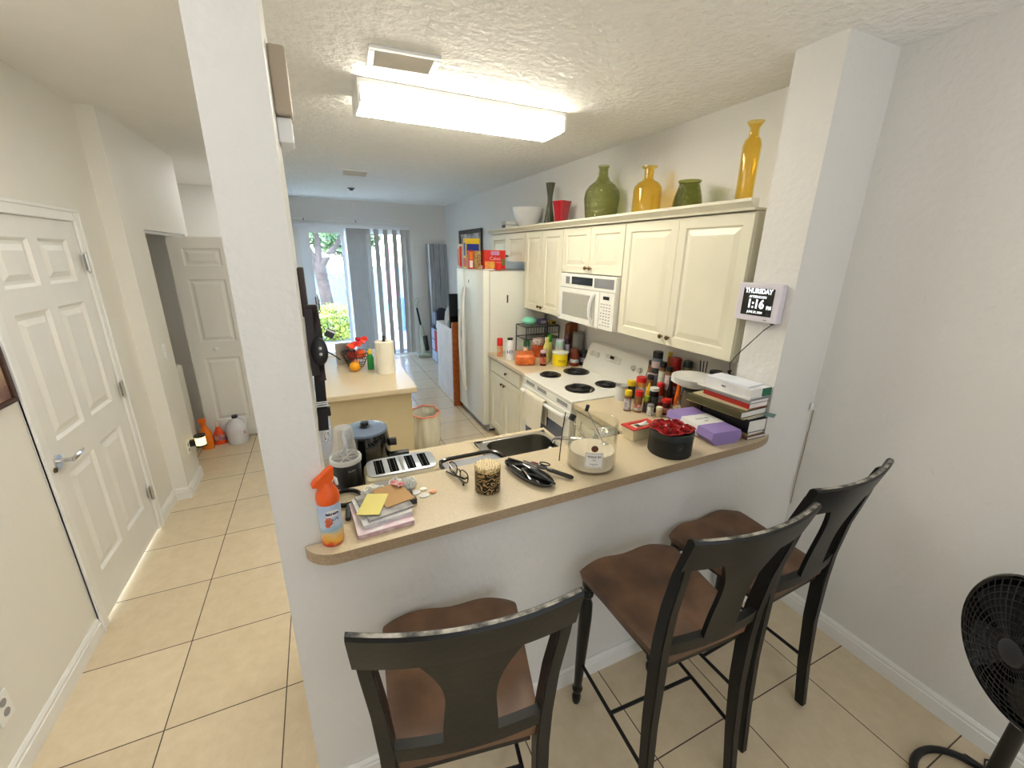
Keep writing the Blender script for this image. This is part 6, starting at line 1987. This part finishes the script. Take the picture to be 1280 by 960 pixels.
def clk(txt, sz, y, z, bold=0.0, sx=1.0):
    m = Matrix((Vector((0, -1, 0)), Vector((0, 0, 1)), Vector((-1, 0, 0)))).transposed().to_4x4()
    m.translation = (-.0398, y, z)
    lettering(txt, sz, m_lit, t, m, bold=bold, sx=sx, depth=.0003, name='screen_text')


clk('THURSDAY', .030, .0, .052, .0012, .88)
clk('AFTERNOON', .016, .0, .026, .0004, .9)
clk('1:16', .056, .006, -.008, .0020, .9)
clk('PM', .022, -.062, -.020, .0008, .85)
clk('JUNE 27, 2024', .0135, .004, -.045, .0004, .95)
B().box(-.0392, -.0375, -.062, -.045, -.079, -.074).build('badge', M_grey, t)
B().box(-.030, -.01, -.088, -.075, -.094, -.086, bev=.002).build('cable_port', M_dark, t)
o = B().tube([(1.893, 1.237, 1.606), (1.892, 1.27, 1.575), (1.893, 1.33, 1.50), (1.90, 1.39, 1.43), (1.925, 1.44, 1.37), (1.985, 1.48, 1.325), (2.01, 1.49, 1.307)], .0022, 6).build('clock_cable', M_black, smooth=True)
tag(o, 'thin black cable drooping from the digital clock to the charger', 'cable')

# ================================================================== key hooks, belt and leash on the left pillar
t = thing('hook_rail', 'dark wooden rail with metal hooks on the left pillar', 'hook rail', (-0.05, 1.385, 1.80))
B().box(0, .016, -.03, .04, -.085, .055, bev=.003).build('rail', mat('rail_wood', (46, 32, 26), 0.5), t)
for k in range(4):
    y = -.02 + k * .016
    B().tube([(.012, y, -.05 - .012 * k), (.04, y, -.052 - .012 * k), (.048, y, -.04 - .012 * k), (.044, y, -.022 - .012 * k)], .0022, 6).build('hook', M_steel, t, smooth=True)
t = thing('leather_belt', 'brown and black leather strap with buckle hanging from the hook rail', 'strap', (-0.026, 1.352, 1.72))
s = B()
s.grid(lambda u, v: Vector((-.016 + .030 * u + .005 * math.sin(v * 5) + v * .008, .004 * math.sin(v * 9 + u * 3), .03 - v * .23)), 6, 30, th=(0, .008, 0))
s.build('strap', mat('brown_leather', (52, 28, 24), 0.5, rgb2=(26, 20, 20), vscale=18, bump=.3, bscale=60), t, smooth=True)
s = B()
s.grid(lambda u, v: Vector((-.020 + .022 * u - .002 * math.sin(v * 3), -.014 + .003 * math.sin(v * 7), .02 - v * .20)), 4, 20, th=(0, .006, 0))
s.build('loop', mat('dark_leather', (34, 20, 18), 0.5), t, smooth=True)
t = thing('dog_leash', 'black nylon leash with steel buckle and snap hook hanging on the left pillar', 'leash', (-0.026, 1.372, 1.44))
B().grid(lambda u, v: Vector((-.020 + .030 * u + .006 * (1 - v), 0.0 + .004 * math.sin(v * 6), .20 - v * .20)), 4, 20, th=(0, .006, 0)).build('webbing', mat('nylon_black', (16, 15, 16), 0.7), t, smooth=True)
B().grid(lambda u, v: Vector((-.020 + .030 * u - .004 * v, 0.0, -.008 - v * .085)), 4, 10, th=(0, .010, 0)).build('lower_webbing', mat('nylon_black', (16, 15, 16), 0.7), t, smooth=True)
B().tube([(-.024, -.001, .004), (.018, -.001, .004), (.018, -.001, -.010), (-.024, -.001, -.010)], .0026, 6, closed=True).build('buckle', M_chrome, t)
B().box(-.022, .018, -.004, .014, -.045, -.018, bev=.002).build('keeper', mat('nylon_black', (16, 15, 16), 0.7), t)
B().cyl((-.016, .004, -.093), (.010, .004, -.093), .003, seg=8).build('swivel', M_chrome, t)
B().tube([(-.004 + .007 * math.cos(k / 14 * 2 * math.pi), .004, -.115 + .017 * math.sin(k / 14 * 2 * math.pi)) for k in range(14)], .0022, 6, closed=True).build('snap_hook', M_chrome, t, smooth=True)
t = thing('retractable_leash', 'black oval leash reel hanging over the strap on the left pillar', 'leash', (-0.018, 1.333, 1.615))
B().sph((0, 0, 0), (.024, .012, .042), 20, 14).build('reel', mat('reel_black', (26, 26, 30), 0.35), t, smooth=True)
for z in (.012, -.006):
    B().sph((.003, -.0115, z), (.005, .002, .005), 10, 8).build('screw', M_steel, t)
B().tube([(.02, 0, .0), (.045, .0, -.02), (.055, 0, -.03)], .002, 6).build('cord', M_black, t)
t = thing('key_tag', 'dark square key tag hanging at the top of the straps', 'key tag', (0.016, 1.340, 1.668))
B().box(-.012, .014, -.003, .003, -.014, .012, bev=.002).xf(Matrix.Rotation(.5, 4, 'Y')).build('tag', M_black, t)
B().box(-.013, .013, -.0035, -.0028, .004, .009).xf(Matrix.Rotation(.5, 4, 'Y')).build('stripe', M_paper, t)

# small things on the living-room walls
o = B().tube([(2.258, 1.168, 1.16), (2.262, 1.170, 0.95), (2.256, 1.168, 0.72), (2.259, 1.168, 0.60)], .0022, 6).build('wall_cable', mat('cable_tan', (150, 130, 96), 0.6), smooth=True)
tag(o, 'thin tan cable running down the corner between right pillar and wall', 'cable')
t = thing('wall_hook', 'tiny clear wall hook above the tan cable on the right pillar', 'hook', (2.245, 1.174, 1.175))
B().box(-.012, .012, -.004, 0, -.02, .02, bev=.002).build('plate', M_white, t)
B().tube([(0, -.004, -.006), (0, -.016, -.014), (0, -.02, -.004)], .003, 6).build('hook', M_white, t)

# ================================================================== bar stools
m_seat = bpy.data.materials.new('worn_brown_seat')
m_seat.use_nodes = True
_t = m_seat.node_tree
_b = _t.nodes['Principled BSDF']
_tc = _t.nodes.new('ShaderNodeTexCoord')
_n = _t.nodes.new('ShaderNodeTexNoise')
_n.inputs['Scale'].default_value = 7
_n.inputs['Detail'].default_value = 7
_rp = _t.nodes.new('ShaderNodeValToRGB')
_rp.color_ramp.elements[0].position = .3
_rp.color_ramp.elements[0].color = (*lin((72, 51, 37)), 1)
_rp.color_ramp.elements[1].position = .75
_rp.color_ramp.elements[1].color = (*lin((126, 92, 66)), 1)
_t.links.new(_tc.outputs['Object'], _n.inputs['Vector'])
_t.links.new(_n.outputs['Fac'], _rp.inputs['Fac'])
_t.links.new(_rp.outputs[0], _b.inputs['Base Color'])
_b.inputs['Roughness'].default_value = .48
m_blk = mat('worn_black_paint', (13, 14, 13), 0.36, var=.15, bump=.04, bscale=60, spec=.35)
m_wear = mat('worn_edge', (176, 170, 158), 0.5, rgb2=(30, 30, 30), vscale=38)


def make_stool(label, x, y, rz):
    t = thing('bar_stool', label, 'bar stool', (x, y, 0), rz, None)
    wf, yf, wr, yr, zs = .233, .228, .190, -.215, .717
    s = B()

    def hw(v):
        return wr + (wf - wr) * v

    def top(u, v, dz=0.0):
        a = (u - .5) * 2
        yy = yr + (yf - yr) * v
        # rounded front corners
        xx = a * hw(v)
        k = max(0, (v - .9) / .1)
        xx *= 1 - .05 * k * k * abs(a)
        yy += .010 * (1 - a * a) * (1 if v > .98 else 0) - 0.012 * k * abs(a) ** 6
        dish = -.020 * math.exp(-((abs(a) - .45) / .33) ** 2) * math.sin(math.pi * min(1, max(0, v * .95 + .1))) ** .6
        dish += -.006 * math.exp(-(a / .5) ** 2) * (1 - v)
        edge = -.006 * (abs(a) ** 10) - .008 * (v ** 14) * (1 + .8 * math.cos(a * math.pi * 2))
        return Vector((xx, yy, zs + dish + edge + dz))
    NU, NV = 28, 24
    tv = [[s.bm.verts.new(top(i / NU, j / NV)) for j in range(NV + 1)] for i in range(NU + 1)]
    bv = [[s.bm.verts.new(Vector((top(i / NU, j / NV).x * .97, top(i / NU, j / NV).y * .985, zs - .040))) for j in range(NV + 1)] for i in range(NU + 1)]
    for i in range(NU):
        for j in range(NV):
            s.bm.faces.new((tv[i][j], tv[i + 1][j], tv[i + 1][j + 1], tv[i][j + 1]))
            s.bm.faces.new((bv[i][j], bv[i][j + 1], bv[i + 1][j + 1], bv[i + 1][j]))
    for i in range(NU):
        for j in (0, NV):
            s.bm.faces.new((tv[i][j], tv[i + 1][j], bv[i + 1][j], bv[i][j]))
    for j in range(NV):
        for i in (0, NU):
            s.bm.faces.new((tv[i][j], tv[i][j + 1], bv[i][j + 1], bv[i][j]))
    s.build('seat', m_seat, t, smooth=True, ang=50)
    # apron
    s = B()
    s.box(-.19, .19, .185, .205, .655, .678).box(-.165, .165, -.205, -.185, .65, .678)
    for sx in (-1, 1):
        s.rectsweep([[(sx * .160, -.19, .655), (sx * .178, -.19, .655), (sx * .178, -.19, .678), (sx * .160, -.19, .678)], [(sx * .186, .19, .655), (sx * .204, .19, .655), (sx * .204, .19, .678), (sx * .186, .19, .678)]])
    s.build('apron', m_blk, t)
    # turned front legs
    for sx in (-1, 1):
        pf = [(0, 0), (.014, 0), (.017, .01), (.020, .035), (.015, .055), (.013, .06), (.021, .072), (.023, .085), (.016, .098), (.017, .11), (.020, .20), (.024, .36), (.0265, .48), (.024, .555), (.016, .578), (.015, .585), (.023, .598), (.024, .61), (.017, .622), (.020, .632), (.026, .645), (.026, .677), (0, .677)]
        b = B().lathe(pf, seg=20)
        for v in b.bm.verts:
            f = 1 - v.co.z / .677
            v.co.x += sx * (.192 + .010 * f)
            v.co.y += .188 + .008 * f
        b.build('leg', m_blk, t, smooth=True)
    # rear posts: floor -> seat -> top, raked
    path = [(.205, -.262, 0), (.199, -.235, .22), (.194, -.215, .45), (.192, -.209, .66), (.196, -.212, .78), (.203, -.228, .93), (.212, -.255, 1.07), (.219, -.280, 1.185)]
    for sx in (-1, 1):
        secs = []
        for k, (px, py, pz) in enumerate(path):
            f = k / (len(path) - 1)
            hx = .0155 + .003 * (1 - abs(f - .45) * 2)
            hy = (.017 + .008 * (1 - abs(f - .45) * 2)) * (.55 if k == len(path) - 1 else 1)
            cx = sx * px
            secs.append([(cx - hx, py - hy, pz), (cx + hx, py - hy, pz), (cx + hx, py + hy, pz), (cx - hx, py + hy, pz)])
        b = B().rectsweep(secs)
        bmesh.ops.bevel(b.bm, geom=b.bm.edges[:], offset=.0035, segments=2, affect='EDGES')
        b.build('leg', m_blk, t, smooth=True)
    # crest rail, bowed backwards in plan
    s = B()

    def crest(u, w, q):
        a = (u - .5) * 2
        xx = a * .238
        bow = -.034 * (1 - a * a)
        z0, z1 = 1.112, 1.216 + .008 * a * a
        zz = z0 + (z1 - z0) * w
        yy = -.268 + bow - (zz - 1.12) * .27 + q
        return (xx, yy, zz)
    secs = []
    for k in range(25):
        u = k / 24
        secs.append([crest(u, 0, -.010), crest(u, .5, -.011), crest(u, .93, -.011), crest(u, 1, -.005), crest(u, 1, .007), crest(u, .93, .012), crest(u, .5, .011), crest(u, 0, .010)])
    s.rectsweep(secs)
    cr = s.build('top_rail', m_blk, t, smooth=True, ang=40)
    s = B()
    secs = []
    for k in range(25):
        u = .01 + .98 * k / 24
        a_ = Vector(crest(u, 1, 0))
        secs.append([a_ + Vector((0, -.0045, .0006)), a_ + Vector((0, .0055, .0006)), a_ + Vector((0, .0055, -.0005)), a_ + Vector((0, -.0045, -.0005))])
    s.rectsweep(secs)
    s.build('worn_edge', m_wear, cr, label='paint worn pale along the top edge')
    # lower rail
    s = B()
    s.rectsweep([[(x, -.228 - .016 * (1 - (x / .19) ** 2), .742), (x, -.204 - .016 * (1 - (x / .19) ** 2), .742), (x, -.208 - .016 * (1 - (x / .19) ** 2), .790), (x, -.232 - .016 * (1 - (x / .19) ** 2), .790)] for x in [-.185 + .37 * k / 10 for k in range(11)]])
    s.build('lower_rail', m_blk, t)
    # vase splat
    s = B()
    secs = []
    for k in range(21):
        v = k / 20
        zz = .785 + v * .333
        # half width: wide top, slim waist, slightly wider base
        hw_ = .052 + .014 * math.cos(min(1, v * 1.3) * math.pi * .5) ** 2 + .062 * max(0, (v - .35) / .65) ** 2.2
        f = v
        yy = -.242 * (1 - f) + (-.268 - .034) * f + .010 * math.sin(math.pi * f)
        c = []
        for q in range(7):
            xx = -hw_ + 2 * hw_ * q / 6
            c.append((xx, yy - .007 + .034 * f ** 2 * (xx / .238) ** 2, zz))
        for q in range(6, -1, -1):
            xx = -hw_ + 2 * hw_ * q / 6
            c.append((xx, yy + .007 + .034 * f ** 2 * (xx / .238) ** 2, zz))
        secs.append(c)
    s.rectsweep(secs)
    s.build('back_splat', m_blk, t, smooth=True, ang=40)
    # metal stretchers
    for sx in (-1, 1):
        B().tube([(sx * .198, .190, .235), (sx * .200, -.236, .235)], .0075, 8).build('stretcher', m_blk, t, smooth=True)
    B().tube([(-.199, -.03, .235), (.199, -.03, .235)], .0075, 8).build('stretcher', m_blk, t, smooth=True)
    return t


s1 = make_stool('black bar stool with brown seat nearest the camera, left of the three', .259, .912, -.178)
s2 = make_stool('black bar stool with brown saddle seat in the middle of the three', 1.033, .883, -.05)
s3 = make_stool('black bar stool with brown seat closest to the right wall', 1.547, .930, .039)

# ================================================================== pedestal fan at the right edge
FC = Vector((1.885, .205, .735))
th = 2.52
t = thing('floor_fan', 'black floor fan cut off at the right edge of the photo', 'fan', (1.95, .20, 0))
off = FC - Vector((1.95, .20, 0))
nrm = Vector((math.cos(th), math.sin(th), .03)).normalized()
Q = nrm.to_track_quat('Z', 'Y').to_matrix().to_4x4()
MF = Matrix.Translation(off) @ Q
RF = .232
s = B().lathe([(RF, -.012), (RF + .006, -.006), (RF + .006, .006), (RF, .012), (RF - .008, .006), (RF - .008, -.006)], seg=56, close=False, M=MF)
s.build('grille_rim', M_blackg, t, smooth=True)
s = B()
for k in range(9):
    r = .05 + k * .0215
    zf = .055 * (1 - (r / RF) ** 2.5)
    s.tube([MF @ Vector((r * math.cos(q), r * math.sin(q), .004 + zf)) for q in [j / 40 * 2 * math.pi for j in range(40)]], .0016, 5, closed=True)
for k in range(48):
    a = k / 48 * 2 * math.pi
    s.tube([MF @ Vector((r * math.cos(a), r * math.sin(a), .004 + .055 * (1 - (r / RF) ** 2.5))) for r in (.035, .09, .15, .20, RF - .003)], .0014, 5)
s.build('front_grille', M_black, t)
B().lathe([(0, .066), (.03, .066), (.04, .06), (.04, .052), (0, .05)], seg=24, M=MF).build('badge_cap', M_dark, t, smooth=True)
B().lathe([(RF - .006, -.004), (RF * .9, -.045), (RF * .6, -.085), (.08, -.10), (0, -.102)], seg=40, close=False, M=MF).build('rear_shell', M_blackg, t, smooth=True)
s = B()
for k in range(5):
    a0 = k / 5 * 2 * math.pi
    s.grid(lambda u, v, a0=a0: MF @ Vector(((.03 + u * .17) * math.cos(a0 + (v - .5) * (1.0 - .2 * u)), (.03 + u * .17) * math.sin(a0 + (v - .5) * (1.0 - .2 * u)), .01 + .035 * (v - .5))), 6, 6)
s.build('blades', mat('blade_smoke', (34, 34, 38), .25), t, smooth=True)
B().cyl(MF @ Vector((0, 0, -.19)), MF @ Vector((0, 0, -.09)), .05, .065, 24).build('motor_housing', M_black, t, smooth=True)
hb = MF @ Vector((0, 0, -.14))
B().tube([hb, (hb.x, hb.y, hb.z - .12), (0.06, -.02, .40), (0.06, -.02, .02)], [.03, .022, .022, .024], 14).build('pole', M_black, t, smooth=True)
s = B().tube([(.03 + .165 * math.cos(q), -.0 + .15 * math.sin(q), .014) for q in [j / 40 * 2 * math.pi for j in range(40)]], .013, 8, closed=True)
s.build('base_ring', M_black, t, smooth=True)
B().box(-.10, .185, -.035, .015, .012, .032, bev=.008).build('base_bar', M_black, t)
B().lathe([(.06, .02), (.05, .04), (.03, .06), (0, .06)], c=(.06, -.02, 0), seg=20).build('base_hub', M_black, t, smooth=True)
o = B().tube([(2.10, .30, .006), (2.16, .27, .006), (2.17, .22, .006), (2.21, .23, .006), (2.235, .20, .02), (2.24, .12, .012), (2.25, .0, .006)], .004, 6).build('fan_cord', M_black, smooth=True)
tag(o, 'thin black power cord of the fan curling at the right baseboard', 'cord')
